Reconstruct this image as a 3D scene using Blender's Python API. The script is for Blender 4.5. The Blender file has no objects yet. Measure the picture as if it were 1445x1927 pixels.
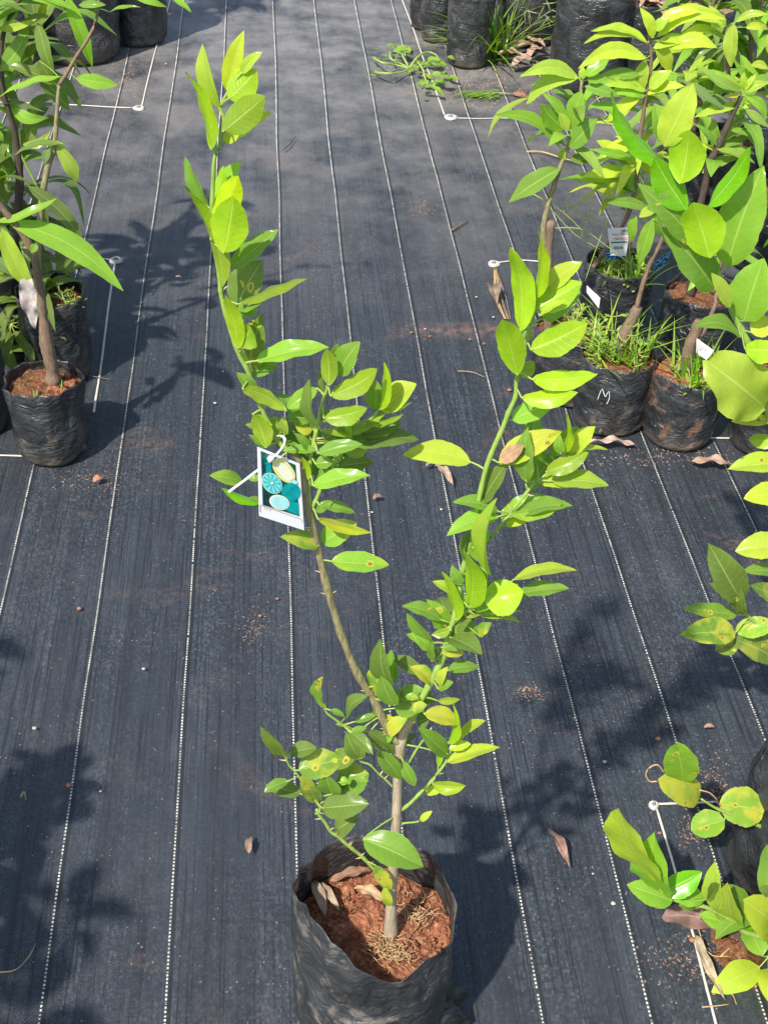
import bpy, math, random
import numpy as np
from mathutils import Vector, Matrix, noise as mnoise
random.seed(7)
R_ = math.radians
D = bpy.data
COL = bpy.context.scene.collection
SC = bpy.context.scene

# ------------------------------------------------------------------ camera
FPX, CX, CY, CAMH = 2500.0, 722.5, 963.5, 1.6
PITCH = math.atan(1923/FPX); ROLL = R_(3.5); YAW = math.atan(354/math.hypot(FPX, 1923))
cF = np.array([math.sin(YAW)*math.cos(PITCH), math.cos(YAW)*math.cos(PITCH), -math.sin(PITCH)])
r0 = np.array([math.cos(YAW), -math.sin(YAW), 0.0]); u0 = np.cross(r0, cF)
cR = r0*math.cos(ROLL)+u0*math.sin(ROLL); cU = -r0*math.sin(ROLL)+u0*math.cos(ROLL)
CAM = np.array([0, 0, CAMH])
cd = D.cameras.new('camera'); cam = D.objects.new('camera', cd); COL.objects.link(cam)
cd.sensor_fit = 'VERTICAL'; cd.sensor_height = 36; cd.lens = FPX/1927*36
cd.clip_start = .02; cd.clip_end = 200
cam.matrix_world = Matrix(((cR[0], cU[0], -cF[0], 0), (cR[1], cU[1], -cF[1], 0), (cR[2], cU[2], -cF[2], CAMH), (0, 0, 0, 1)))
SC.camera = cam

# ------------------------------------------------------------------ light
SEL, SAZ = R_(50), math.atan2(.61, .79)          # elevation; azimuth the light travels to (from +Y towards +X)
W = D.worlds.new('World'); SC.world = W; W.use_nodes = True
wn = W.node_tree; bg = wn.nodes['Background']
sky = wn.nodes.new('ShaderNodeTexSky'); sky.sky_type = 'NISHITA'; sky.sun_disc = False
sky.sun_elevation = SEL; sky.sun_rotation = SAZ+math.pi; sky.air_density = 1.0; sky.dust_density = 1.5
wn.links.new(sky.outputs[0], bg.inputs[0]); bg.inputs[1].default_value = .145
sd = D.lights.new('sun', 'SUN'); sun = D.objects.new('sun', sd); COL.objects.link(sun)
sd.energy = 4.6; sd.angle = R_(1.2); sd.color = (1, .955, .87)
dl = Vector((math.sin(SAZ)*math.cos(SEL), math.cos(SAZ)*math.cos(SEL), -math.sin(SEL)))
sun.rotation_euler = dl.to_track_quat('-Z', 'Y').to_euler()
SC.view_settings.view_transform = 'Standard'; SC.view_settings.look = 'None'
SC.view_settings.exposure = .54; SC.view_settings.gamma = 1
SC.cycles.transparent_max_bounces = 8

SUNV = np.array(dl)
# ------------------------------------------------------------------ pixel -> place (photograph pixels, 1445 x 1927)
def ray(x, y): return cF+cR*(x-CX)/FPX-cU*(y-CY)/FPX
def G(x, y, z=0.0):
    r = ray(x, y); return CAM+r*((z-CAMH)/r[2])
def V(x, y, Y):
    r = ray(x, y); return CAM+r*(Y/r[1])
def cyl(x, y, c, r, far=False):
    d = ray(x, y); o = -np.array(c[:2]); a = d[:2]@d[:2]; b = 2*d[:2]@o; cc = o@o-r*r; q = b*b-4*a*cc
    t = -b/2/a if q < 0 else (-b+(1 if far else -1)*q**.5)/2/a
    return CAM+t*d
def scale_at(p): return FPX/float((np.array(p)-CAM)@cF)     # photo px per metre
CR = {'A': (330, 40, 4.817), 'B': (330, 400, 4.817), 'C': (380, 620, 3.44), 'D': (750, 430, 3.6125), 'E': (740, 850, 3.6125),
      'F': (480, 1180, 3.01), 'G': (520, 1500, 3.44), 'H': (0, 0, 4.014), 'I': (0, 420, 3.853), 'J': (680, 0, 3.44),
      'K': (900, 0, 2.651), 'M': (900, 360, 3.6125), 'N': (1150, 140, 3.854), 'O': (1150, 560, 2.753), 'Q': (1100, 1360, 3.4),
      'S': (0, 0, 1.0), 'T': (420, 800, 7.225), 'U': (1200, 0, 5.841), 'P': (1120, 410, 12.04), 'R': (1280, 600, 14.45)}
def cp(c, x, y):
    o = CR[c]; return o[0]+x/o[2], o[1]+y/o[2]

# ------------------------------------------------------------------ materials
def mat(name):
    m = D.materials.new(name); m.use_nodes = True; nt = m.node_tree
    return m, nt, nt.nodes['Principled BSDF'], nt.nodes['Material Output']
def nd(nt, t, **k):
    n = nt.nodes.new(t)
    for a, b in k.items(): setattr(n, a, b)
    return n
def lk(nt, a, b): nt.links.new(a, b)
def val(nt, sock, v):
    if isinstance(v, (int, float)): sock.default_value = v
    elif isinstance(v, tuple): sock.default_value = v if len(v) == len(sock.default_value) else (*v, 1)
    else: lk(nt, v, sock)
def mth(nt, op, a, b=0.0, c=0.0, clamp=False):
    n = nd(nt, 'ShaderNodeMath', operation=op, use_clamp=clamp)
    val(nt, n.inputs[0], a); val(nt, n.inputs[1], b); val(nt, n.inputs[2], c); return n.outputs[0]
def mix(nt, f, a, b, mode='MIX'):
    n = nd(nt, 'ShaderNodeMix', data_type='RGBA', blend_type=mode)
    val(nt, n.inputs[0], f); val(nt, n.inputs[6], a); val(nt, n.inputs[7], b); return n.outputs[2]
def rng(nt, x, a, b, c=0., d=1.):
    n = nd(nt, 'ShaderNodeMapRange'); val(nt, n.inputs[0], x)
    for i, v in enumerate((a, b, c, d)): n.inputs[i+1].default_value = v
    return n.outputs[0]
def mapping(nt, vec, sc=(1, 1, 1), loc=(0, 0, 0)):
    n = nd(nt, 'ShaderNodeMapping'); lk(nt, vec, n.inputs[0]); n.inputs['Scale'].default_value = sc; n.inputs['Location'].default_value = loc
    return n.outputs[0]
def nz(nt, vec, s, det=3, rough=.5, dist=0.):
    n = nd(nt, 'ShaderNodeTexNoise'); lk(nt, vec, n.inputs['Vector']); n.inputs['Scale'].default_value = s
    n.inputs['Detail'].default_value = det; n.inputs['Roughness'].default_value = rough; n.inputs['Distortion'].default_value = dist
    return n.outputs[0]
def vor(nt, vec, s, feat='F1'):
    n = nd(nt, 'ShaderNodeTexVoronoi', feature=feat); lk(nt, vec, n.inputs['Vector']); n.inputs['Scale'].default_value = s
    return n.outputs['Distance']
def geo(nt): return nd(nt, 'ShaderNodeNewGeometry')
def bump(nt, h, st, dist, normal=None):
    n = nd(nt, 'ShaderNodeBump'); lk(nt, h, n.inputs['Height']); n.inputs['Strength'].default_value = st; n.inputs['Distance'].default_value = dist
    if normal: lk(nt, normal, n.inputs['Normal'])
    return n.outputs[0]

TRX = [-.64, -.469, -.300, -.137, .0425, .2025, .3625, .509, .666, .815, .968, 1.13, 1.29, 1.45, 1.61, -.8, -.96, -1.12, -1.28, -1.44]
def ground_mat():
    m, nt, bs, out = mat('woven_weed_mat')
    P = geo(nt).outputs['Position']
    sx = nd(nt, 'ShaderNodeSeparateXYZ'); lk(nt, P, sx.inputs[0]); X, Y = sx.outputs[0], sx.outputs[1]
    wob = mth(nt, 'MULTIPLY', mth(nt, 'SUBTRACT', nz(nt, mapping(nt, P, (.6, 1.0, 1)), 1.2, 1), .5), .012)
    Xw = mth(nt, 'ADD', X, wob)
    dark = None; line = None
    for x in TRX:
        d = mth(nt, 'ABSOLUTE', mth(nt, 'SUBTRACT', Xw, x))
        line = d if line is None else mth(nt, 'MINIMUM', line, d)
        d2 = mth(nt, 'ABSOLUTE', mth(nt, 'SUBTRACT', Xw, x+.0047))
        dark = d2 if dark is None else mth(nt, 'MINIMUM', dark, d2)
    lm = mth(nt, 'LESS_THAN', line, mth(nt, 'ADD', .0008, mth(nt, 'MULTIPLY', nz(nt, P, 60, 2), .0010)))
    dm = rng(nt, dark, .0018, .0034, 1, 0)
    ph = mth(nt, 'FRACT', mth(nt, 'ADD', mth(nt, 'MULTIPLY', Y, 1/.0062), mth(nt, 'MULTIPLY', nz(nt, P, 9, 1), 3)))
    gapn = mth(nt, 'LESS_THAN', ph, .54)
    drop = mth(nt, 'GREATER_THAN', nz(nt, mapping(nt, P, (20, 160, 20)), 1.0, 2), .38)
    far = rng(nt, Y, 3.2, 4.2, 0, 1)
    dash = mth(nt, 'MAXIMUM', mth(nt, 'MULTIPLY', gapn, drop), mth(nt, 'MULTIPLY', far, .85))
    lmask = mth(nt, 'MULTIPLY', lm, dash)
    # yarn structure
    st1 = nz(nt, mapping(nt, P, (330, 5, 1)), 1, 2, .7)
    st2 = nz(nt, mapping(nt, P, (8, 300, 1)), 1, 2, .7)
    wx = mth(nt, 'SINE', mth(nt, 'MULTIPLY', X, 2*math.pi/.0034)); wy = mth(nt, 'SINE', mth(nt, 'MULTIPLY', Y, 2*math.pi/.0044))
    weave = mth(nt, 'MULTIPLY', wx, wy)
    wc = nz(nt, mapping(nt, P, (5, 1.6, 1)), 1.3, 3, .6)               # where the weave is open and shows its yarn
    wcm = rng(nt, wc, .42, .62)
    base = mix(nt, rng(nt, nz(nt, mapping(nt, P, (3, 1.2, 1)), 1.6, 4, .6), .3, .7), (.036, .043, .052), (.060, .068, .078))
    base = mix(nt, mth(nt, 'MULTIPLY', rng(nt, st1, .38, .62), .48), base, (.020, .026, .037))
    base = mix(nt, mth(nt, 'MULTIPLY', rng(nt, st2, .42, .66), .30), base, (.075, .088, .108))
    base = mix(nt, mth(nt, 'MULTIPLY', mth(nt, 'MULTIPLY', rng(nt, weave, -.2, .9), wcm), .55), base, (.012, .017, .026))
    fl = nd(nt, 'ShaderNodeCombineXYZ'); lk(nt, mth(nt, 'FLOOR', mth(nt, 'MULTIPLY', X, 1/.0034)), fl.inputs[0]); lk(nt, mth(nt, 'FLOOR', mth(nt, 'MULTIPLY', Y, 1/.0044)), fl.inputs[1])
    wnn = nd(nt, 'ShaderNodeTexWhiteNoise', noise_dimensions='2D'); lk(nt, fl.outputs[0], wnn.inputs[0]); cell = wnn.outputs['Value']
    wc2 = rng(nt, nz(nt, mapping(nt, P, (2.6, 1.1, 1), (7, 3, 0)), 1.9, 4, .65), .36, .60, .25, 1)
    base = mix(nt, mth(nt, 'MULTIPLY', mth(nt, 'MULTIPLY', mth(nt, 'GREATER_THAN', cell, .55), wc2), .66), base, (.013, .016, .021))
    base = mix(nt, mth(nt, 'MULTIPLY', mth(nt, 'MULTIPLY', mth(nt, 'LESS_THAN', cell, .10), wc2), .40), base, (.115, .125, .140))
    warp = nz(nt, mapping(nt, P, (210, 2.2, 1)), 1, 3, .8)
    base = mix(nt, mth(nt, 'MULTIPLY', rng(nt, warp, .52, .60), .85), base, (.010, .012, .016))
    strip = rng(nt, nz(nt, mapping(nt, P, (26, .35, 1)), 1, 3, .6), .40, .60)
    base = mix(nt, mth(nt, 'MULTIPLY', strip, .50), base, (.016, .019, .025))
    # dust and red earth
    du = rng(nt, nz(nt, mapping(nt, P, (1, 1, 1)), 4.3, 5, .62, .6), .55, .78)
    fine = rng(nt, nz(nt, P, 150, 2, .6), .42, .66)
    base = mix(nt, mth(nt, 'MULTIPLY', mth(nt, 'MULTIPLY', du, fine), .5), base, (.17, .165, .16))
    fardust = rng(nt, Y, 2.7, 4.6, 0, .95)
    base = mix(nt, mth(nt, 'MULTIPLY', fardust, rng(nt, nz(nt, P, 4.5, 5, .7), .32, .62)), base, (.205, .190, .180))
    red = mth(nt, 'MULTIPLY', rng(nt, nz(nt, mapping(nt, P, (1, 1.7, 1), (3.3, 1.7, 0)), 3.4, 4, .6, .8), .60, .76), rng(nt, nz(nt, P, 90, 2, .6), .40, .7))
    base = mix(nt, mth(nt, 'MULTIPLY', red, .55), base, (.24, .13, .09))
    # streak of spilled red earth across the mat
    yy = mth(nt, 'ABSOLUTE', mth(nt, 'SUBTRACT', Y, 2.79)); spill = mth(nt, 'MULTIPLY', rng(nt, yy, .0, .05, 1, 0), mth(nt, 'MULTIPLY', rng(nt, X, .28, .42), rng(nt, X, .60, .78, 1, 0)))
    base = mix(nt, mth(nt, 'MULTIPLY', mth(nt, 'MULTIPLY', spill, rng(nt, nz(nt, P, 38, 3, .7), .36, .62)), .55), base, (.28, .15, .10))
    # flecks
    sp = vor(nt, P, 95); spm = mth(nt, 'MULTIPLY', mth(nt, 'LESS_THAN', sp, .11), mth(nt, 'GREATER_THAN', nz(nt, P, 9, 3, .7), .57))
    base = mix(nt, mth(nt, 'MULTIPLY', spm, .8), base, (.34, .32, .29))
    sp2 = vor(nt, P, 300); spm2 = mth(nt, 'MULTIPLY', mth(nt, 'LESS_THAN', sp2, .17), mth(nt, 'GREATER_THAN', nz(nt, mapping(nt, P, (1, 1, 1), (5, 2, 1)), 7, 3, .7), .47))
    base = mix(nt, mth(nt, 'MULTIPLY', spm2, .32), base, (.30, .30, .29))
    base = mix(nt, mth(nt, 'MULTIPLY', dm, .8), base, (.010, .012, .016))
    tr = mix(nt, rng(nt, nz(nt, P, 24, 3), .38, .62), (.68, .66, .56), (.36, .34, .28))
    base = mix(nt, lmask, base, tr)
    lk(nt, base, bs.inputs['Base Color'])
    bs.inputs['Roughness'].default_value = .55; bs.inputs['Specular IOR Level'].default_value = .45
    h = mth(nt, 'ADD', mth(nt, 'MULTIPLY', weave, .5), mth(nt, 'ADD', st1, st2))
    b1 = bump(nt, h, .55, .0011)
    b2 = bump(nt, nz(nt, mapping(nt, P, (1, .55, 1)), 16, 3, .55), .55, .011, b1)
    lk(nt, b2, bs.inputs['Normal'])
    return m

def leaf_mat(name, vein_n, gloss=.36):
    m, nt, bs, out = mat(name)
    ta = nd(nt, 'ShaderNodeAttribute', attribute_name='tone'); g = geo(nt); P = g.outputs['Position']
    uv = nd(nt, 'ShaderNodeUVMap'); sp = nd(nt, 'ShaderNodeSeparateXYZ'); lk(nt, uv.outputs[0], sp.inputs[0]); u, v = sp.outputs[0], sp.outputs[1]
    av = mth(nt, 'ABSOLUTE', mth(nt, 'SUBTRACT', u, .5))             # 0 midrib .. .5 margin
    c = ta.outputs['Color']; dis = ta.outputs['Alpha']
    var = rng(nt, nz(nt, P, 26, 3, .6), .3, .7)
    c = mix(nt, var, c, mix(nt, 1.0, c, (.66, .80, .70), 'MULTIPLY'))
    c = mix(nt, rng(nt, nz(nt, P, 210, 3, .7), .45, .75, 0, .35), c, mix(nt, 1.0, c, (.62, .74, .6), 'MULTIPLY'))
    # side veins, curving towards the tip
    vv = mth(nt, 'MULTIPLY', mth(nt, 'SUBTRACT', v, mth(nt, 'MULTIPLY', av, .34)), vein_n)
    vs = mth(nt, 'ABSOLUTE', mth(nt, 'SUBTRACT', mth(nt, 'FRACT', mth(nt, 'ADD', vv, mth(nt, 'MULTIPLY', nz(nt, P, 60, 1), .5))), .5))
    side = rng(nt, vs, .0, .11, 1, 0)
    mid = rng(nt, av, .010, .030, 1, 0)
    edge = rng(nt, av, .480, .497, 0, 1)
    vein = mth(nt, 'MAXIMUM', mid, mth(nt, 'MULTIPLY', side, .24)); vein = mth(nt, 'MAXIMUM', vein, mth(nt, 'MULTIPLY', edge, .6))
    hs = nd(nt, 'ShaderNodeMix', data_type='RGBA'); hs.inputs[0].default_value = .62; lk(nt, c, hs.inputs[6]); hs.inputs[7].default_value = (.70, .80, .22, 1)
    c = mix(nt, mth(nt, 'MULTIPLY', vein, .62), c, hs.outputs[2])
    # yellowed patches with brown cankers where the leaf is diseased
    yel = mth(nt, 'MULTIPLY', rng(nt, mth(nt, 'ADD', nz(nt, P, 42, 2, .5), mth(nt, 'MULTIPLY', dis, .22)), .55, .70), rng(nt, dis, .28, .55))
    c = mix(nt, yel, c, (.50, .50, .03))
    cd_ = vor(nt, P, 62); keep = mth(nt, 'LESS_THAN', nz(nt, P, 33, 1), mth(nt, 'ADD', .40, mth(nt, 'MULTIPLY', dis, .22)))
    on = mth(nt, 'MULTIPLY', keep, mth(nt, 'GREATER_THAN', dis, .22))
    cd_ = mth(nt, 'ADD', cd_, mth(nt, 'MULTIPLY', mth(nt, 'SUBTRACT', nz(nt, P, 190, 3, .7), .5), .22))
    c = mix(nt, mth(nt, 'MULTIPLY', mth(nt, 'LESS_THAN', cd_, .27), on), c, (.50, .48, .03))
    c = mix(nt, mth(nt, 'MULTIPLY', mth(nt, 'LESS_THAN', cd_, .15), on), c, (.20, .085, .02))
    top = c
    und = mix(nt, .34, mix(nt, 1.0, c, (1.05, .98, 1.2), 'MULTIPLY'), (.38, .46, .10))
    bf = g.outputs['Backfacing']
    fc = mix(nt, bf, top, und)
    lk(nt, fc, bs.inputs['Base Color'])
    lk(nt, mth(nt, 'ADD', mth(nt, 'MULTIPLY', bf, .25), mth(nt, 'ADD', gloss, mth(nt, 'MULTIPLY', var, .12))), bs.inputs['Roughness'])
    bs.inputs['Specular IOR Level'].default_value = .20
    h = mth(nt, 'ADD', mth(nt, 'MULTIPLY', vein, -1.0), mth(nt, 'MULTIPLY', nz(nt, P, 120, 2), .8))
    lk(nt, bump(nt, h, .45, .0011), bs.inputs['Normal'])
    tr = nd(nt, 'ShaderNodeBsdfTranslucent')
    lk(nt, mix(nt, 1.0, mix(nt, .18, c, (.7, .85, .02)), (1.6, 1.6, .5), 'MULTIPLY'), tr.inputs[0])
    bs.inputs['Coat Weight'].default_value = .28; bs.inputs['Coat Roughness'].default_value = .20
    ms = nd(nt, 'ShaderNodeMixShader'); ms.inputs[0].default_value = .36
    lk(nt, bs.outputs[0], ms.inputs[1]); lk(nt, tr.outputs[0], ms.inputs[2]); lk(nt, ms.outputs[0], out.inputs[0])
    return m

def bag_mat(name, dust=(.20, .165, .13), amount=.5, dark=(.016, .017, .018)):
    m, nt, bs, out = mat(name)
    P = nd(nt, 'ShaderNodeTexCoord').outputs['Object']; g = geo(nt)
    sx = nd(nt, 'ShaderNodeSeparateXYZ'); lk(nt, P, sx.inputs[0]); Z = sx.outputs[2]
    n1 = nz(nt, P, 11, 6, .68, .8); n2 = nz(nt, P, 26, 8, .72, .3)
    base = mix(nt, rng(nt, n1, .35, .65), dark, (.048, .052, .056))
    sc = mth(nt, 'MULTIPLY', rng(nt, mth(nt, 'ADD', mth(nt, 'MULTIPLY', n2, .55), mth(nt, 'MULTIPLY', n1, .5)), .55, .60), rng(nt, Z, .0, .30, 1.0, .45))
    base = mix(nt, mth(nt, 'MULTIPLY', sc, amount), base, dust)
    n3 = rng(nt, nz(nt, mapping(nt, P, (1, 1, .6), (2, 3, 4)), 19, 4, .6), .57, .60)
    base = mix(nt, mth(nt, 'MULTIPLY', n3, .55), base, (.013, .013, .013))
    cr = rng(nt, nz(nt, mapping(nt, P, (1, 1, 1), (9, 2, 4)), 90, 5, .8, .4), .60, .66, 0, .5)
    base = mix(nt, mth(nt, 'MULTIPLY', cr, rng(nt, n1, .45, .6)), base, (.24, .22, .19))
    bottom = rng(nt, mth(nt, 'ADD', Z, mth(nt, 'MULTIPLY', n2, .05)), .022, .065, .8, 0)
    base = mix(nt, mth(nt, 'MULTIPLY', bottom, amount), base, (.23, .17, .12))
    lk(nt, base, bs.inputs['Base Color'])
    lk(nt, rng(nt, n1, .3, .7, .20, .46), bs.inputs['Roughness']); bs.inputs['Specular IOR Level'].default_value = .5
    dv = nd(nt, 'ShaderNodeVectorMath', operation='ADD'); nn_ = nd(nt, 'ShaderNodeTexNoise'); lk(nt, P, nn_.inputs['Vector']); nn_.inputs['Scale'].default_value = 14; nn_.inputs['Detail'].default_value = 4
    sc_ = nd(nt, 'ShaderNodeVectorMath', operation='SCALE'); lk(nt, nn_.outputs['Color'], sc_.inputs[0]); sc_.inputs['Scale'].default_value = .07; lk(nt, P, dv.inputs[0]); lk(nt, sc_.outputs[0], dv.inputs[1])
    rg = mth(nt, 'ABSOLUTE', mth(nt, 'SUBTRACT', nz(nt, mapping(nt, dv.outputs[0], (1, 1, 1.3)), 8, 2, .45), .5)); rg2 = mth(nt, 'ABSOLUTE', mth(nt, 'SUBTRACT', nz(nt, mapping(nt, dv.outputs[0], (1, 1, 2.2), (4, 1, 7)), 26, 2, .5), .5))
    b1 = bump(nt, mth(nt, 'ADD', mth(nt, 'MINIMUM', rg, .12), mth(nt, 'MULTIPLY', mth(nt, 'MINIMUM', rg2, .10), .5)), .8, .028)
    b2 = bump(nt, nz(nt, mapping(nt, P, (1, 1, 1.2)), 60, 5, .65, .8), .4, .0025, b1)
    lk(nt, b2, bs.inputs['Normal'])
    return m

def soil_mat(name, a, b, c):
    m, nt, bs, out = mat(name); P = geo(nt).outputs['Position']
    n = nz(nt, P, 34, 6, .72); n2 = nz(nt, P, 160, 4, .7); v = vor(nt, P, 130)
    base = mix(nt, rng(nt, n, .34, .66), a, b); base = mix(nt, rng(nt, n2, .50, .72), base, c)
    lk(nt, base, bs.inputs['Base Color']); bs.inputs['Roughness'].default_value = .95; bs.inputs['Specular IOR Level'].default_value = .15
    h = mth(nt, 'ADD', mth(nt, 'MULTIPLY', n, 2.0), mth(nt, 'ADD', n2, mth(nt, 'MULTIPLY', v, .8)))
    lk(nt, bump(nt, h, .9, .006), bs.inputs['Normal']); return m

def bark_mat(name, a, b, ridge=.5):
    m, nt, bs, out = mat(name); P = geo(nt).outputs['Position']
    n = nz(nt, mapping(nt, P, (9, 9, 1.4)), 40, 4, .65, .4); n2 = nz(nt, P, 45, 4, .6)
    base = mix(nt, rng(nt, n, .36, .64), a, b); base = mix(nt, mth(nt, 'MULTIPLY', rng(nt, n2, .5, .7), .4), base, tuple(x*.55 for x in a))
    lk(nt, base, bs.inputs['Base Color']); bs.inputs['Roughness'].default_value = .75
    lk(nt, bump(nt, mth(nt, 'ADD', n, n2), ridge, .002), bs.inputs['Normal']); return m

def plain(name, col, rough=.6, var=.25, ns=60, spec=.4, bst=.2, tl=0):
    m, nt, bs, out = mat(name); P = nd(nt, 'ShaderNodeTexCoord').outputs['Object']
    n = nz(nt, P, ns, 4, .6)
    base = mix(nt, rng(nt, n, .32, .68), col, tuple(x*(1-var) for x in col))
    lk(nt, base, bs.inputs['Base Color']); bs.inputs['Roughness'].default_value = rough; bs.inputs['Specular IOR Level'].default_value = spec
    lk(nt, bump(nt, n, bst, .002), bs.inputs['Normal'])
    return m
def dry_mat():
    m, nt, bs, out = mat('dry_leaf_brown'); P = geo(nt).outputs['Position']
    ta = nd(nt, 'ShaderNodeAttribute', attribute_name='tone')
    n = nz(nt, P, 60, 5, .65); c = mix(nt, rng(nt, n, .35, .65), ta.outputs['Color'], mix(nt, 1.0, ta.outputs['Color'], (.5, .44, .40), 'MULTIPLY'))
    uv = nd(nt, 'ShaderNodeUVMap'); sp = nd(nt, 'ShaderNodeSeparateXYZ'); lk(nt, uv.outputs[0], sp.inputs[0])
    mid = rng(nt, mth(nt, 'ABSOLUTE', mth(nt, 'SUBTRACT', sp.outputs[0], .5)), .015, .04, 1, 0)
    c = mix(nt, mth(nt, 'MULTIPLY', mid, .4), c, (.45, .33, .22))
    lk(nt, c, bs.inputs['Base Color']); bs.inputs['Roughness'].default_value = .8
    lk(nt, bump(nt, n, .6, .003), bs.inputs['Normal']); return m

M_ground = ground_mat()
M_citrus = leaf_mat('citrus_leaf', 9, .30)
M_mango = leaf_mat('mango_leaf', 17, .38)
M_bagmain = bag_mat('weathered_black_polythene', (.24, .205, .17), .72, (.026, .029, .031))
M_bag = bag_mat('dusty_black_polythene', (.15, .115, .085), .45)
M_bagdark = bag_mat('clean_black_polythene', (.10, .085, .07), .22, (.010, .010, .011))
M_soil = soil_mat('red_soil', (.17, .060, .032), (.40, .155, .080), (.56, .30, .17))
M_soild = soil_mat('dark_soil', (.10, .040, .022), (.24, .10, .05), (.34, .19, .11))
M_moss = soil_mat('mossy_soil', (.08, .12, .02), (.20, .28, .03), (.34, .42, .06))
M_litter = soil_mat('leaf_litter', (.26, .15, .10), (.42, .27, .19), (.50, .36, .27))
M_bark = bark_mat('pale_grey_bark', (.46, .38, .26), (.30, .24, .16))
M_bark2 = bark_mat('striped_green_brown_bark', (.30, .29, .12), (.16, .11, .07))
M_barkm = bark_mat('brown_mango_bark', (.24, .16, .10), (.12, .08, .055))
M_barkd = bark_mat('dark_mango_bark', (.085, .060, .040), (.045, .030, .024))
M_stemg = bark_mat('green_young_stem', (.27, .40, .07), (.20, .32, .05), .2)
M_dry = dry_mat()
M_root = plain('pale_root', (.50, .33, .17), .8)
M_twine = plain('white_twine', (.66, .62, .54), .8, .3, 300)
M_pin = plain('pin_plastic', (.58, .55, .49), .6, .35, 200)
M_card = plain('white_card', (.86, .86, .84), .35, .04, 20, .5, .02)
M_tie = plain('white_cable_tie', (.82, .83, .82), .35, .06, 60)
M_peb = plain('pebble', (.52, .45, .38), .85, .4, 120)
M_thorn = plain('thorn', (.55, .42, .22), .6)
M_white = plain('white_paint_mark', (.75, .75, .72), .6, .2, 150)
M_foil = plain('blue_foil', (.06, .22, .42), .25, .8, 90, .9, .8)

# ------------------------------------------------------------------ mesh collectors
class MB:
    def __init__(s): s.v = []; s.f = []; s.uv = []; s.t = []; s.mi = []; s.cur = 0
    def add(s, vs, fs, uvs=None, tone=(.1, .1, .1, 0)):
        o = len(s.v); s.v += [tuple(map(float, p)) for p in vs]; s.uv += (uvs if uvs else [(.5, .5)]*len(vs)); s.t += [tone]*len(vs)
        s.f += [tuple(i+o for i in f) for f in fs]; s.mi += [s.cur]*len(fs)
    def build(s, name, mats, parent=None, smooth=True):
        if not s.f: return None
        o0 = np.array(parent['_o']) if parent is not None else None
        vv = np.array(s.v)
        org = o0 if o0 is not None else np.array([vv[:, 0].mean(), vv[:, 1].mean(), vv[:, 2].min()])
        me = D.meshes.new(name); me.from_pydata([tuple(p) for p in vv-org], [], s.f)
        if not isinstance(mats, (list, tuple)): mats = [mats]
        for m in mats: me.materials.append(m)
        me.polygons.foreach_set('material_index', s.mi)
        me.polygons.foreach_set('use_smooth', [smooth]*len(s.f))
        ul = me.uv_layers.new(name='UVMap'); li = np.empty(len(me.loops), dtype=np.int32); me.loops.foreach_get('vertex_index', li)
        ul.data.foreach_set('uv', np.array(s.uv, dtype=np.float32)[li].ravel())
        at = me.color_attributes.new('tone', 'FLOAT_COLOR', 'POINT'); at.data.foreach_set('color', np.array(s.t, dtype=np.float32).ravel())
        me.update(); ob = D.objects.new(name, me); COL.objects.link(ob)
        if parent is not None: ob.parent = parent
        else: ob.location = tuple(org)
        return ob
def tag(o, label, cat, group=None, kind=None):
    if label: o['label'] = label
    if cat: o['category'] = cat
    if group: o['group'] = group
    if kind: o['kind'] = kind
    return o
def thing(name, loc, label, cat, group=None):
    e = D.objects.new(name, None); COL.objects.link(e); e.location = tuple(map(float, loc)); e.empty_display_size = .05
    e['_o'] = [float(x) for x in loc]; return tag(e, label, cat, group)
def nrm(a):
    a = np.array(a, float); return a/max(np.linalg.norm(a), 1e-9)
def smooth_path(pts, k=5):
    p = [np.array(q, float) for q in pts]
    if len(p) < 3: return p
    p = [2*p[0]-p[1]]+p+[2*p[-1]-p[-2]]; out = []
    for i in range(1, len(p)-2):
        for j in range(k):
            t = j/k; a, b, c, d = p[i-1:i+3]
            out.append(.5*((2*b)+(-a+c)*t+(2*a-5*b+4*c-d)*t*t+(-a+3*b-3*c+d)*t**3))
    out.append(p[-2]); return out
def tube(mb, pts, r, n=8, k=5, wob=0., tone=(.3, .4, .1, 0), flat=1.0, nodes=0):
    P = smooth_path(pts, k); m = len(P); rr = np.interp(np.linspace(0, 1, m), np.linspace(0, 1, len(r)), r) if hasattr(r, '__len__') else [r]*m
    vs = []; up = np.array([.13, .2, .97])
    for i, p in enumerate(P):
        t = nrm(P[min(i+1, m-1)]-P[max(i-1, 0)]); 
        if abs(t@up) > .93: up2 = np.array([1, .1, 0.])
        else: up2 = up
        a = nrm(np.cross(t, up2)); b = np.cross(a, t)
        w = 1+wob*mnoise.noise(Vector(p)*55) if wob else 1
        if nodes: w *= 1+.26*max(0, 1-abs((i % nodes)-nodes/2)*.9)
        for j in range(n):
            q = 2*math.pi*j/n; w2 = w*(1+wob*.8*mnoise.noise(Vector(p)*90+Vector((j, 0, 3)))) if wob else 1
            vs.append(p+(a*math.cos(q)+b*math.sin(q)*flat)*rr[i]*w2)
    fs = [(i*n+j, i*n+(j+1) % n, (i+1)*n+(j+1) % n, (i+1)*n+j) for i in range(m-1) for j in range(n)]
    fs += [tuple(range(n))[::-1], tuple((m-1)*n+j for j in range(n))]
    mb.add(vs, fs, None, tone); return P

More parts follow.
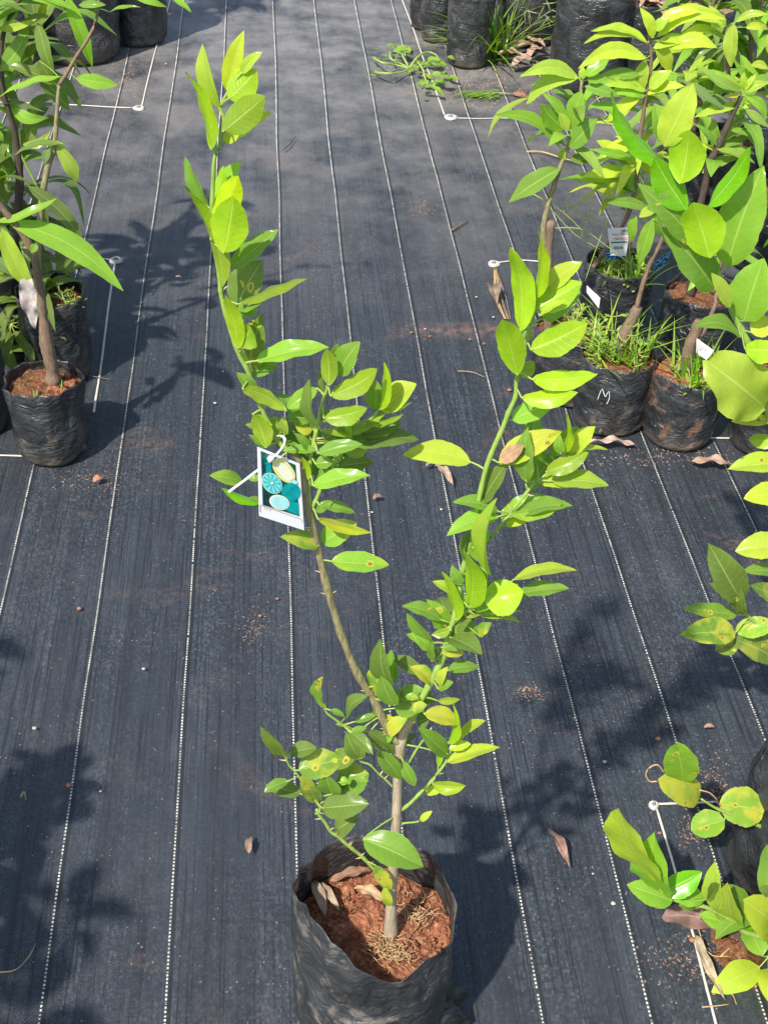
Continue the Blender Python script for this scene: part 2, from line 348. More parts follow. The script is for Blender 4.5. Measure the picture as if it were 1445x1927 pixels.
TONE = {'y': (.38, .54, .022), 'Y': (.50, .62, .012), 'g': (.060, .25, .006), 'h': (.17, .45, .007), 'd': (.014, .100, .008), 'b': (.016, .075, .028),
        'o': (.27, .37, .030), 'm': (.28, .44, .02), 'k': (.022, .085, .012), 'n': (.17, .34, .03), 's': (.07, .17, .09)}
LEAFRND = random.Random(11)
def leaf(mb, pb, pt, wid, n, tone, kind='c', fold=.25, bow=.06, side=0.0, dis=0., wave=.03, nu=16, nv=8, twist=0., notch=0.):
    """one leaf from base to tip; n points out of its upper face"""
    rd = LEAFRND
    pb = np.array(pb, float); pt = np.array(pt, float); a = pt-pb; L = np.linalg.norm(a); a = a/L
    n = nrm(n-a*(n@a)); s = np.cross(a, n); vs = []; uv = []; ph = rd.uniform(0, 6); ph2 = rd.uniform(0, 6)
    fr = rd.uniform(1.6, 2.9)
    for i in range(nu+1):
        u = i/nu; 
        if kind in 'cr' and i == nu: w = 0
        elif kind == 'c': w = (max(u, 0)**.66)*(max(1-u, 0)**.84)/.3611*(1-.10*max(0, u-.86)/.14)
        elif kind == 'r': w = (u**.52)*((1-u)**.55)/.476
        else: w = (u**.72)*((1-u)**.95)/.3265
        w = max(w, .02)*wid/2
        tw = twist*(u-.3); n2 = n*math.cos(tw)+s*math.sin(tw); s2 = s*math.cos(tw)-n*math.sin(tw)
        c = pb+a*L*u+n*bow*L*math.sin(math.pi*u)-n*bow*.9*L*max(0, u-.65)*1.2+s*side*L*math.sin(math.pi*u)
        for j in range(nv+1):
            v = -1+2*j/nv; av = abs(v)
            wv = wave*L*math.sin(u*6.28*fr+ph+(0 if v > 0 else ph2))*av**2*.6
            sc = 1+(.022*math.sin(u*46+ph)+.03*math.sin(u*17+ph2))*(av > .99)
            q = c+s2*v*w*math.cos(fold)*sc+n2*(av*w*math.sin(fold)*(1-.35*av)+wv)
            if notch and u > .8 and av < .4: q = q-a*L*notch*(u-.8)/.2*(1-av/.4)
            vs.append(q); uv.append((.5+v*.5, u))
    fs = [(i*(nv+1)+j, (i+1)*(nv+1)+j, (i+1)*(nv+1)+j+1, i*(nv+1)+j+1) for i in range(nu) for j in range(nv)]
    t = TONE[tone] if isinstance(tone, str) else tone
    k = rd.uniform(.86, 1.14); t = (t[0]*k*rd.uniform(.92, 1.08), t[1]*k, t[2]*k)
    mb.add(vs, fs, uv, (*t, dis))

def near_on(path, p):
    best = None
    for i in range(len(path)-1):
        a, b = path[i], path[i+1]; ab = b-a; t = min(1, max(0, (p-a)@ab/max(ab@ab, 1e-12))); q = a+ab*t; d = np.linalg.norm(q-p)
        if best is None or d < best[0]: best = (d, q, nrm(ab))
    return best
def px_leaf(mb, crop, rec, Y, paths=None, kind='c', pet=True, ratio=.40, dyr=.30, maxpet=.055, **kw):
    """rec = base x, base y, tip x, tip y, width, tone(+u for underside seen)(+p diseased), optional fold/bow"""
    bx, by, tx, ty, w, tn = rec[:6]; ex = rec[6] if len(rec) > 6 else {}
    rd = LEAFRND
    b = cp(crop, bx, by); t = cp(crop, tx, ty)
    yo = ex.get('yo', rd.uniform(-.012, .012)); pb = V(b[0], b[1], Y+yo); 
    if paths:
        q = min((near_on(p, pb) for p in paths), key=lambda z: z[0])
    L0 = np.linalg.norm(V(t[0], t[1], Y+yo)-pb)
    pt = V(t[0], t[1], Y+yo+ex.get('dy', rd.uniform(-dyr, dyr*.6))*L0)
    L = np.linalg.norm(pt-pb); mid = (pb+pt)/2; ww = w/CR[crop][2]/scale_at(mid)*(1.04 if kind == 'm' else 1.24)
    a = nrm(pt-pb); vw = nrm(CAM-mid); n0 = nrm(vw-a*(vw@a)); s0 = np.cross(a, n0)
    Wd = max(ww/math.cos(R_(ex.get('rl', rd.uniform(12, 30)))), ratio*L*rd.uniform(.86, 1.0)); Wd = min(Wd, max(ww*1.12, L*.85))
    th = math.acos(min(1, ww/Wd)); th = min(th, R_(80))
    under = 'u' in tn[1:]
    c1, c2 = [(n0*math.cos(th)+s0*math.sin(th)*q_) for q_ in (1, -1)]
    k1, k2 = -(c1@SUNV)+.25*abs(c1[2]), -(c2@SUNV)+.25*abs(c2[2])      # leaves turn their visible face towards the sun
    n = (c1 if k1 > k2 else c2)*(-1 if under else 1)
    dis = ex.get('dis', .0) or (rd.uniform(.45, .8) if 'p' in tn[1:] else (rd.uniform(0.14, .3) if rd.random() < .18 and kind == 'c' and tn[0] in 'gd' else 0))
    leaf(mb, pb, pt, Wd, n, tn[0], kind, fold=ex.get('fold', rd.uniform(.25, .58)*(.6 if kind == 'r' else 1)), bow=ex.get('bow', rd.uniform(.02, .09)), side=ex.get('c', rd.uniform(-.02, .02)), dis=dis,
         wave=ex.get('wave', rd.uniform(.008, .030)), notch=ex.get('notch', 0), twist=ex.get('tw', rd.uniform(-.25, .25)))
    if paths and pet and q[0] < maxpet and q[0] > .001:
        m1 = (q[1]+pb)/2+q[2]*q[0]*.05
        tube(mb, [q[1], m1, pb, pb+a*L*.05], [.0011, .0009, .0008, .0006], 5, 2, tone=(.26, .40, .07, 0))

# ------------------------------------------------------------------ ground
def mk_ground():
    xs = np.concatenate([np.linspace(-40, -2.2, 14), np.linspace(-2.15, 2.9, 240), np.linspace(3, 40, 14)])
    ys = np.concatenate([np.linspace(-30, .4, 10), np.linspace(.45, 6.2, 300), np.linspace(6.4, 60, 16)])
    vs = [(x, y, gz(x, y)) for y in ys for x in xs]
    nx = len(xs); fs = [(j*nx+i, j*nx+i+1, (j+1)*nx+i+1, (j+1)*nx+i) for j in range(len(ys)-1) for i in range(nx-1)]
    me = D.meshes.new('ground'); me.from_pydata(vs, [], fs); me.materials.append(M_ground)
    me.polygons.foreach_set('use_smooth', [True]*len(fs)); o = D.objects.new('ground', me); COL.objects.link(o); o['kind'] = 'structure'
def gz(x, y):
    a = mnoise.noise(Vector((x*3.1, y*1.7, 0)))*.0065+mnoise.noise(Vector((x*8, y*5, 4)))*.0030
    return a-.004
mk_ground()

# ------------------------------------------------------------------ bags
def bag(root, c, r, h, soil, mtl, seed=0, rim=None, soilm=None, squash=1.0, wr=.006, ear=None, name='grow_bag', lean=(0, 0), mound=.008, nt=96, nzz=34, taper=.96):
    """thin polythene grow bag, open top, soil inside; c = base centre, rim(theta) = height of the lip"""
    cx, cy = c; sd_ = Vector((seed*7.3, seed*3.1, seed*1.7))
    rim = rim or (lambda th: h*(1+.06*mnoise.noise(Vector((math.cos(th)*1.4, math.sin(th)*1.4, seed*2.2)))+.02*mnoise.noise(Vector((math.cos(th)*5, math.sin(th)*5, seed)))))
    def rad(th, z, zt):
        f = z/h; base = r*(taper+(1-taper)*min(1, f*1.1))*(1+.035*math.sin(math.pi*min(1, f)))
        if f < .12: base *= .90+.10*math.sqrt(max(0, f/.12))
        p = Vector((math.cos(th)*r*9, math.sin(th)*r*9, z*15))+sd_
        q = Vector((math.cos(th)*r*14, math.sin(th)*r*14, z*52+3*mnoise.noise(p*.8)))+sd_
        d = wr*mnoise.noise(p)+wr*.75*(abs(mnoise.noise(q))-.2)*(1.2-min(1, f))+wr*.5*mnoise.noise(Vector((th*5, z*9, seed)))*min(1, f)
        vd = mnoise.voronoi(Vector((math.cos(th)*r*17, math.sin(th)*r*17, z*11))*.75+sd_+Vector((0, 0, .9*mnoise.noise(p*.7))))[0]; d += wr*.9*(min(vd[1]-vd[0], .5)-.2)
        d += wr*.9*mnoise.noise(Vector((math.cos(th)*3.5, math.sin(th)*3.5, seed+9)))*max(0, f-.6)*2
        return base+d
    mb = MB(); vs = []; zmin = .003
    for k in range(nzz+1):
        for j in range(nt):
            th = 2*math.pi*j/nt; zt = rim(th); z = zmin+(zt-zmin)*k/nzz; rr = rad(th, z, zt)
            vs.append((cx+lean[0]*z+math.cos(th)*rr, cy+lean[1]*z+math.sin(th)*rr*squash, z))
    ni = 12; zs = soil-.012
    for k in range(ni+1):
        for j in range(nt):
            th = 2*math.pi*j/nt; zt = rim(th); z = zt+(zs-zt)*k/ni; rr = rad(th, z, zt)-.0012*min(1, k)-.0004
            vs.append((cx+lean[0]*z+math.cos(th)*rr, cy+lean[1]*z+math.sin(th)*rr*squash, z))
    rows = nzz+1+ni+1
    fs = [(k*nt+j, k*nt+(j+1) % nt, (k+1)*nt+(j+1) % nt, (k+1)*nt+j) for k in range(rows-1) for j in range(nt)]
    fs.append(tuple(range(nt))[::-1])
    mb.add(vs, fs)
    if ear:
        for th, sz in ear:
            p0 = np.array([cx+math.cos(th)*r*.93, cy+math.sin(th)*r*.93, .012]); o = np.array([math.cos(th), math.sin(th), 0]); tn = np.array([-math.sin(th), math.cos(th), 0])
            pts = [p0-tn*sz*.9-o*.01, p0+tn*sz*.9-o*.01, p0+o*sz+np.array([0, 0, .004]), p0+o*sz*.2+np.array([0, 0, sz*1.5])]
            mb.add(pts, [(0, 1, 2), (1, 3, 2), (3, 0, 2), (0, 3, 1)])
    mb.build(name, mtl, root)
    sm = MB(); n1 = 22; vs = []; 
    for k in range(n1+1):
        for j in range(nt):
            th = 2*math.pi*j/nt; rr = rad(th, soil-.004, soil)*k/n1*.992-.002*(k == n1)
            x, y = math.cos(th)*rr, math.sin(th)*rr*squash; pz = Vector(((cx+x)*28, (cy+y)*28, seed))
            z = soil+mound*(1-(k/n1)**2)+.009*mnoise.noise(pz)+.005*mnoise.noise(pz*2.7)+.0045*abs(mnoise.noise(pz*6))+.003*mnoise.noise(pz*11)
            vs.append((cx+lean[0]*soil+x, cy+lean[1]*soil+y, z))
    fs = [(k*nt+j, (k+1)*nt+j, (k+1)*nt+(j+1) % nt, k*nt+(j+1) % nt) for k in range(n1) for j in range(nt)]
    sm.add(vs, fs); sm.build('soil', soilm or M_soil, root)

def V2(crop, pts, Y, dy=None):
    out = []
    for i, p in enumerate(pts):
        x, y = cp(crop, p[0], p[1]); out.append(V(x, y, Y+(p[2] if len(p) > 2 else 0)))
    return out
def thorns(mb, path, n, rd, ln=.009):
    for i in range(n):
        k = rd.randrange(2, len(path)-2); p = path[k]; t = nrm(path[k+1]-path[k]); d = nrm(np.cross(t, rd.choice([1, -1])*nrm(np.array([rd.uniform(-.5, .5), 1, rd.uniform(-.3, .3)]))))
        d = nrm(d+t*.5); tube(mb, [p, p+d*ln*.5, p+d*ln], [.0011, .0007, .0001], 5, 2, tone=(.5, .4, .2, 0))

# ================================================================== 1. THE LIME SAPLING
YM = .955
mc = (.127, .966)
main = thing('potted_lime_sapling', (mc[0], mc[1], 0), 'tall two-stemmed lime sapling in a scuffed black bag, standing alone in the foreground', 'potted plant')
rimpts = [(178, .290), (162, .277), (141, .278), (126, .275), (113, .274), (97, .268), (81, .262), (56, .267), (33, .270), (24, .262), (6, .258), (-5, .25), (-13, .238),
          (-35, .248), (-58, .270), (-70, .257), (-83, .246), (-96, .260), (-115, .287), (-132, .303), (-152, .312), (-175, .296)]
rt = sorted(((a % 360), z) for a, z in rimpts); ra = [rt[-1][0]-360]+[a for a, _ in rt]+[rt[0][0]+360]; rz = [rt[-1][1]]+[z for _, z in rt]+[rt[0][1]]
bag(main, mc, .096, .285, .198, M_bagmain, seed=1, rim=lambda th: float(np.interp(math.degrees(th) % 360, ra, rz))+.003*mnoise.noise(Vector((th*4, 0, 0))), wr=.009,
    ear=[(.20, .050), (-.1, .046), (2.7, .016)], nt=160, nzz=60, mound=.010, taper=1.0)
# trunk
tr = MB(); trunk = tube(tr, [V(735, 1762, YM), V(736, 1700, YM), V(740, 1620, YM), V(745, 1560, YM), V(748, 1480, YM), V(750, 1430, YM), V(755, 1395, YM), V(764, 1370, YM), V(775, 1352, YM)],
                        [.0088, .0064, .0059, .0056, .0055, .0055, .0055, .0053, .0047], 14, 6, .16)
tr.build('trunk', M_bark, main)
def branch(crop, pts, r, mtl, name='branch', yfix=None, Y=YM, thn=0, wob=.1, n=10):
    r = [q_*(.62 if mtl is M_stemg else .80) for q_ in r]
    mb = MB(); P = tube(mb, V2(crop, pts, Y), r, n, 6, wob, nodes=7); mb.cur = 0
    if thn: mb.cur = 1; thorns(mb, P, thn, LEAFRND); 
    o = mb.build(name, [mtl, M_thorn], main); o['_o'] = main['_o']; return o, P
def foliage(parent, crops, paths, Y=YM, kind='c', mt=None, **k):
    mb = MB()
    for cr, recs in crops:
        for rc in recs: px_leaf(mb, cr, rc, Y, paths, kind, **k)
    return mb.build('foliage', mt or M_citrus, parent)
# filler leaves that crowd the joints
def filler(parent, path, lo, hi, n, tones, l0=.032, l1=.055, seed=1):
    rd = random.Random(seed); mb = MB()
    for i in range(n):
        k = int((len(path)-1)*rd.uniform(lo, hi)); p = path[k]; a = rd.uniform(0, 6.283); d = nrm([math.cos(a), rd.uniform(.0, .9) if seed < 4 else rd.uniform(-.35, .8), rd.uniform(-.15, .75)]); l = rd.uniform(l0, l1); b = p+d*.012
        leaf(mb, b, b+d*l, l*rd.uniform(.42, .52), np.array([-d[0]*.5+rd.uniform(-.3, .3), -d[1]*.5-.25, 1]), rd.choice(tones), 'c', rd.uniform(.2, .5), rd.uniform(.04, .12), rd.uniform(-.04, .04), rd.choice([0, 0, 0, 0, .2]), .02)
        tube(mb, [p, b, b+d*.004], [.0010, .0008], 4, 1, tone=(.26, .40, .07, 0))
    mb.build('foliage', M_citrus, parent)
# left long whip: brown lower half, green upper half
bL, pL = branch('S', [(757, 1400), (735, 1380), (705, 1320), (672, 1265), (645, 1200), (620, 1120), (600, 1040), (588, 985), (578, 945), (573, 905), (566, 870), (543, 845)],
                [.0062, .0058, .0054, .0050, .0047, .0045, .0042, .0040, .0038, .0036], M_bark2, thn=9)
bL2, pL2 = branch('S', [(545, 848), (522, 829), (499, 783), (490, 762), (476, 736), (467, 698), (451, 669), (434, 620), (419, 566), (415, 541), (413, 516), (407, 483), (398, 441), (399, 400), (401, 350), (404, 299), (413, 275), (418, 247), (421, 220), (415, 200)],
                  [.0036, .0034, .0034, .0033, .0031, .0030, .0028, .0026, .0024, .0020, .0015], M_stemg, thn=9)
L_A = [(330, 1170, 110, 450, 110, 'yu', {'dy': .1}), (400, 790, 235, 215, 130, 'y', {'fold': .5}), (480, 640, 615, 90, 165, 'Y', {'yo': .012, 'fold': .5}), (600, 470, 785, 275, 100, 'y'),
       (480, 705, 740, 440, 230, 'yu', {'yo': -.01}), (432, 1000, 820, 680, 240, 'ou', {'yo': -.018}), (440, 1105, 870, 820, 140, 'Y', {'yo': .004}),
       (300, 1680, 85, 1235, 100, 'g', {'fold': .5}), (330, 1655, 440, 1310, 110, 'yu', {'yo': .01}), (385, 1560, 590, 1275, 140, 'h', {'yo': .025}), (350, 1800, 580, 1400, 225, 'Yu', {'yo': -.006}),
       (330, 1990, 65, 1485, 70, 'yu')]
L_B = [(440, 370, 530, -150, 290, 'yu', {'yo': -.022, 'rl': 12, 'dy': -.1}), (330, 130, 440, 670, 125, 'ou', {'yo': -.012}), (500, 505, 940, 150, 165, 'g', {'yo': .01, 'fold': .5}),
       (545, 855, 790, 430, 280, 'd', {'yo': .02, 'dis': .3}), (570, 830, 1185, 590, 75, 'ou', {'yo': -.01, 'bow': -.03}), (555, 860, 790, 800, 150, 'g', {'yo': .015}), (560, 870, 750, 900, 130, 'h', {'yo': .018}),
       (572, 1240, 460, 745, 130, 'yu', {'yo': -.012}), (572, 1200, 690, 1040, 210, 'ou', {'yo': -.01, 'fold': .15}), (680, 1430, 790, 925, 230, 'd', {'yo': .02, 'dis': .35}), (735, 1345, 1395, 1215, 165, 'h', {'yo': -.005, 'fold': .55}),
       (690, 1440, 930, 1390, 170, 'g', {'yo': .015}), (730, 1625, 560, 1450, 120, 'g', {'yo': -.004}), (610, 1595, 1010, 1805, 115, 'ou', {'yo': -.014, 'c': .12}), (700, 1830, 880, 1930, 70, 'yu')]
L_C1 = [(420, 765, 340, 548, 110, 'ou'), (425, 590, 555, 640, 105, 'ou'), (540, 680, 530, 560, 60, 'o'), (410, 765, 305, 680, 38, 'g'), (262, 985, 55, 940, 80, 'g', {'dis': .4}), (372, 1125, 125, 1028, 50, 'hu'), (378, 960, 300, 968, 40, 'g'), (375, 1135, 300, 1090, 60, 'g')]
foliage(bL2, [('A', L_A), ('B', L_B), ('C', L_C1)], [pL2])
# centre shoots
bC, pC = branch('C', [(700, 1180), (690, 1060), (698, 960), (702, 860), (718, 760), (735, 680), (760, 570), (780, 480), (805, 400), (812, 360)], [.0034, .0032, .003, .0028, .0026, .0022, .0018], M_stemg, thn=4)
bC2, pC2 = branch('C', [(715, 1150), (745, 1090), (765, 1040), (790, 980), (850, 880), (905, 800), (950, 730), (1005, 645), (1070, 600), (1120, 550), (1150, 515)], [.0030, .0028, .0026, .0024, .0020, .0016], M_stemg)
L_C2 = [(735, 640, 693, 320, 78, 'd', {'yo': -.02, 'fold': .5}), (745, 380, 545, 515, 95, 'h', {'yo': .01}), (795, 420, 775, 245, 34, 'd'), (822, 365, 808, 120, 100, 'ou', {'yo': -.02}), (840, 250, 880, 90, 75, 'd', {'yo': .01}),
        (880, 290, 1018, 78, 135, 'g', {'rl': 25}), (832, 430, 1142, 258, 118, 'ou', {'yo': -.016, 'bow': .1}), (788, 572, 1072, 512, 118, 'ou', {'yo': -.02, 'bow': .1}), (770, 655, 1200, 540, 70, 'ou', {'yo': -.008}),
        (720, 640, 590, 600, 120, 'yp', {'yo': .008}), (712, 570, 550, 570, 90, 'g', {'yo': .012}), (745, 780, 520, 785, 60, 'g', {'yo': -.006, 'fold': .55}), (700, 790, 600, 670, 50, 'g'),
        (750, 800, 1042, 742, 88, 'g', {'yo': -.018}), (780, 720, 905, 660, 80, 'd', {'dis': .3}), (700, 925, 885, 820, 130, 'g', {'yo': .01}), (735, 870, 850, 860, 80, 'g'), (690, 972, 648, 820, 42, 'yu'), (722, 1012, 1085, 940, 105, 'h', {'yo': -.02, 'rl': 25}),
        (735, 1005, 800, 950, 60, 'd'), (760, 1400, 513, 1340, 105, 'g', {'dis': .5}), (755, 700, 700, 560, 60, 'd', {'yo': .01}), (770, 590, 860, 530, 70, 'k', {'yo': .02}), (700, 880, 670, 740, 50, 'd', {'yo': .01})]
foliage(bC, [('C', L_C2)], [pC, pL])
L_C3 = [(1150, 520, 1184, 208, 55, 'yu', {'yo': -.006}), (1155, 520, 1385, 350, 155, 'Y', {'yo': .004}), (1130, 520, 1125, 328, 118, 'g', {'yo': .01}), (1150, 520, 1355, 475, 32, 'yu'), (1050, 612, 1312, 545, 38, 'ou'),
        (1020, 680, 1292, 605, 120, 'd', {'yo': .004}), (900, 700, 1060, 600, 90, 'g', {'yo': .012}), (920, 800, 1078, 715, 130, 'ou', {'yo': .008}), (880, 885, 1112, 855, 92, 'd', {'yo': .003}), (1000, 650, 930, 560, 80, 'd', {'yo': .02}), (860, 760, 1010, 690, 80, 'g', {'yo': .015}), (940, 720, 960, 590, 60, 'h'),
        (760, 1135, 990, 1185, 70, 'g', {'yo': -.005}), (750, 1225, 1095, 1320, 62, 'yup', {'yo': -.012, 'c': .08}), (775, 1375, 1005, 1250, 150, 'hp', {'yo': .01}), (835, 1500, 1212, 1522, 125, 'hp', {'yo': -.004, 'dis': .35}), (745, 1180, 850, 1110, 60, 'g'), (910, 700, 905, 590, 45, 'd'), (830, 850, 960, 790, 60, 'd')]
foliage(bC2, [('C', L_C3)], [pC2, pL])
# right stem
bR, pR = branch('S', [(768, 1366), (778, 1345), (792, 1316), (809, 1286), (822, 1260), (832, 1243), (838, 1215), (851, 1174), (860, 1140), (866, 1100), (873, 1063), (883, 1027), (893, 980), (900, 944), (914, 883), (930, 840), (944, 809), (957, 775), (969, 748), (971, 721), (975, 690), (985, 660), (995, 620), (1007, 580)],
                [.0060, .0056, .0052, .0046, .0042, .0040, .0038, .0036, .0034, .0030, .0026, .0018], M_stemg, thn=8)
L_D = [(828, 705, 772, 120, 130, 'yu', {'yo': -.015}), (932, 475, 960, 12, 72, 'yu', {'yo': -.008}), (950, 430, 1245, 225, 125, 'Y', {'yo': .006}), (938, 542, 1243, 365, 165, 'yu', {'yo': -.008}), (958, 592, 1132, 488, 42, 'Y', {'yo': -.012}),
       (985, 610, 1230, 420, 190, 'h', {'yo': .018}), (898, 825, 1288, 640, 195, 'yu', {'yo': -.014}), (808, 1002, 710, 612, 185, 'yu', {'yo': -.02}), (905, 1025, 1352, 995, 122, 'yu', {'yo': -.012, 'bow': .09}),
       (835, 1150, 1218, 1120, 108, 'yu', {'yo': -.015, 'bow': .09}), (768, 1302, 1062, 1175, 128, 'h', {'yo': .004, 'fold': .35}), (825, 1010, 920, 900, 80, 'ou', {'yo': .004}), (860, 760, 900, 690, 60, 'g', {'yo': .02})]
L_D2 = [(490, 1588, 28, 1535, 140, 'Y', {'dis': .2, 'fold': .3, 'bow': .03, 'dy': .1, 'c': .08})]
L_E = [(600, 345, 780, 62, 105, 'd', {'yo': .004}), (530, 632, 620, 495, 80, 'g', {'yo': .006}), (540, 655, 660, 560, 90, 'h'), (480, 755, 520, 540, 45, 'd', {'yo': .01}), (640, 740, 500, 660, 55, 'ou'),
       (462, 905, 398, 772, 75, 'g'), (660, 838, 688, 322, 110, 'y', {'yo': -.02, 'fold': .75, 'rl': 35}), (630, 880, 640, 770, 34, 'g'), (600, 640, 650, 540, 40, 'h')]
foliage(bR, [('D', L_D), ('D', L_D2), ('E', L_E)], [pR], maxpet=.07)
sl = MB(); px_leaf(sl, 'D', (680, 1592, 1105, 1375, 165, 'Y', {'dis': .95, 'yo': -.004, 'notch': .25}), YM, [pR]); o = sl.build('leaf', M_citrus, bR); o['label'] = 'yellowing leaf with a dead papery brown patch'
dp = MB(); px_leaf(dp, 'D', (690, 1580, 850, 1475, 85, 'Y', {'yo': -.009, 'fold': .1, 'bow': 0}), YM, None)
dp.t = [(.42, .27, .15, 0)]*len(dp.v); o = dp.build('dead_patch', M_dry, bR)
bR2, pR2 = branch('S', [(888, 1000), (905, 1030), (925, 1008), (953, 975), (968, 955), (985, 934), (1005, 910), (1028, 892), (1045, 878), (1062, 862)], [.0030, .0026, .0024, .0022, .0018, .0013], M_stemg, thn=3)
L_D3 = [(868, 1722, 868, 1358, 118, 'g', {'yo': -.012}), (1128, 1525, 1135, 1242, 45, 'yu', {'yo': -.006}), (1030, 1545, 1222, 1345, 100, 'g', {'yo': .01}), (1160, 1532, 1335, 1345, 112, 'Y', {'yo': .002}), (1185, 1512, 1422, 1500, 36, 'Y'), (1000, 1655, 1292, 1522, 110, 'ou', {'yo': -.012}), (1100, 1530, 1090, 1400, 70, 'h')]
L_E2 = [(1000, 215, 1388, 235, 125, 'Y', {'yo': .002, 'dis': .2, 'c': -.06}), (730, 440, 1060, 305, 120, 'h', {'yo': .008}), (790, 425, 1155, 358, 82, 'ou', {'yo': -.01}), (762, 505, 1045, 388, 82, 'Y', {'yo': .004})]
foliage(bR2, [('D', L_D3), ('E', L_E2)], [pR2])
bR3, pR3 = branch('E', [(345, 1240), (400, 1175), (450, 1125), (500, 1080), (560, 1045), (620, 1015), (660, 1000)], [.0030, .0028, .0024, .0018], M_stemg, thn=3)
L_E3 = [(520, 1065, 492, 658, 118, 'yu', {'yo': -.015}), (615, 1005, 885, 955, 215, 'yu', {'yo': -.02, 'rl': 10, 'bow': .1}), (815, 870, 1242, 800, 76, 'Y', {'yo': .004}), (845, 965, 1192, 925, 92, 'g', {'yo': .008}), (700, 1010, 845, 900, 60, 'h', {'yo': .008}),
        (500, 1125, 878, 1085, 42, 'Y'), (610, 1125, 875, 1162, 48, 'y'), (430, 1150, 335, 812, 70, 'yu'), (375, 1205, 228, 1005, 130, 'h', {'dis': .25}), (255, 1300, 90, 1098, 72, 'g'), (255, 1345, 125, 1212, 88, 'h', {'dis': .3}), (385, 1215, 258, 1245, 62, 'ou', {'yo': -.01}),
        (420, 1180, 560, 1290, 150, 'g', {'dis': .25}), (575, 1245, 665, 1165, 72, 'gp'), (340, 1335, 535, 1288, 82, 'g'), (305, 1345, 480, 1372, 85, 'gp'), (262, 1425, 268, 1285, 55, 'g'), (350, 1290, 420, 1190, 70, 'd', {'yo': .01}), (480, 1065, 500, 968, 42, 'h'), (300, 1400, 230, 1330, 50, 'd'), (420, 1000, 460, 900, 60, 'd', {'yo': .01})]
foliage(bR3, [('E', L_E3)], [pR3, pR])
# leaves low on the right stem and in the fork
L_F1 = [(990, 310, 880, 225, 82, 'hp'), (1045, 330, 1088, 225, 52, 'yp'), (1035, 350, 1122, 312, 50, 'g'), (1035, 418, 1160, 410, 38, 'ou'), (765, 335, 705, 75, 100, 'd', {'yo': -.01}), (785, 310, 770, 130, 75, 'g', {'yo': .01}), (680, 382, 708, 185, 62, 'gp'),
        (792, 445, 712, 275, 92, 'g', {'yo': -.02, 'rl': 30}), (815, 395, 955, 350, 82, 'g', {'yo': .008}), (850, 395, 930, 405, 42, 'hp', {'yo': -.006}), (795, 460, 925, 480, 85, 'g'), (895, 470, 972, 440, 62, 'gp', {'yo': -.01}), (1000, 430, 960, 350, 70, 'd', {'yo': .012}),
        (1090, 722, 925, 572, 92, 'g', {'yo': -.006}), (920, 540, 985, 520, 80, 'd', {'yo': .012}), (830, 430, 810, 350, 60, 'd', {'yo': .01})]
fo = foliage(bR, [('F', L_F1)], [pR, pL, trunk], maxpet=.06)
yl = MB(); px_leaf(yl, 'F', (958, 492, 1165, 542, 98, 'Yp', {'yo': -.015, 'dis': .5}), YM, [pR]); yl.t = [(.62, .56, .03, t[3]) for t in yl.t]; o = yl.build('leaf', M_citrus, bR); o['label'] = 'bright yellow leaf with a pink withered tip'
bS, pS = branch('F', [(790, 1045), (820, 1040), (870, 1005), (930, 945), (1000, 870), (1080, 765), (1112, 690), (1140, 665)], [.0034, .0032, .003, .0024, .0018], M_stemg, thn=2)
L_F2 = [(1092, 660, 1125, 432, 42, 'yu', {'yo': -.006}), (1150, 640, 1300, 528, 50, 'Y', {'yo': .008}), (1090, 765, 1382, 678, 72, 'Y'), (1100, 690, 1222, 660, 52, 'Y', {'yo': -.01}), (1035, 792, 1018, 638, 32, 'yu'), (1005, 890, 1192, 900, 78, 'yu', {'yo': -.008, 'bow': .1}), (965, 940, 1075, 905, 48, 'Y')]
foliage(bS, [('F', L_F2)], [pS])
filler(bC, pC, .1, .5, 5, ['g', 'd', 'g', 'h'], seed=2); filler(bC2, pC2, .3, .6, 4, ['g', 'd', 'h'], seed=3)
filler(bR, pR, .12, .34, 6, ['g', 'd', 'd', 'h'], seed=4); filler(bR2, pR2, .3, .95, 8, ['h', 'g', 'y'], seed=5); filler(bR3, pR3, .0, .9, 6, ['h', 'g', 'y', 'd'], seed=6)
bT, pT = branch('F', [(820, 1118), (850, 1110), (910, 1105), (930, 1098)], [.0022, .0016, .0012], M_stemg)
foliage(bT, [('F', [(935, 1100, 1002, 1042, 34, 'Y')])], [pT])
bT2, pT2 = branch('F', [(835, 820), (870, 770), (910, 700), (960, 630), (1000, 570)], [.0022, .0020, .0016], M_stemg)
# thin left twigs
bU, pU = branch('F', [(815, 790), (790, 750), (740, 715), (690, 680), (650, 640), (600, 610), (550, 580), (500, 555), (450, 520), (410, 490), (395, 462)], [.0028, .0026, .0024, .002, .0016], M_stemg, thn=4)
L_F3 = [(700, 700, 828, 862, 92, 'g', {'yo': -.015}), (838, 760, 905, 903, 62, 'g', {'yo': -.012}), (640, 590, 800, 720, 62, 'd', {'yo': -.004}), (755, 605, 865, 505, 82, 'hp', {'yo': -.012}), (710, 525, 657, 455, 45, 'd'), (690, 515, 785, 512, 36, 'hp'), (735, 645, 785, 575, 62, 'h'), (590, 745, 515, 602, 82, 'd'), (600, 745, 608, 640, 50, 'd'),
        (398, 462, 378, 285, 58, 'g', {'dis': .3, 'c': -.12}), (425, 470, 508, 508, 32, 'g'), (545, 592, 632, 572, 38, 'g'), (460, 550, 520, 560, 24, 'd'), (680, 660, 740, 600, 50, 'g')]
foliage(bU, [('F', L_F3)], [pU, trunk])
filler(bU, pU, .05, .8, 5, ['g', 'd', 'd'], .024, .045, seed=9)
bU2, pU2 = branch('F', [(780, 905), (740, 865), (700, 830), (650, 780), (600, 762), (575, 735)], [.0020, .0018, .0014], M_stemg, thn=3)
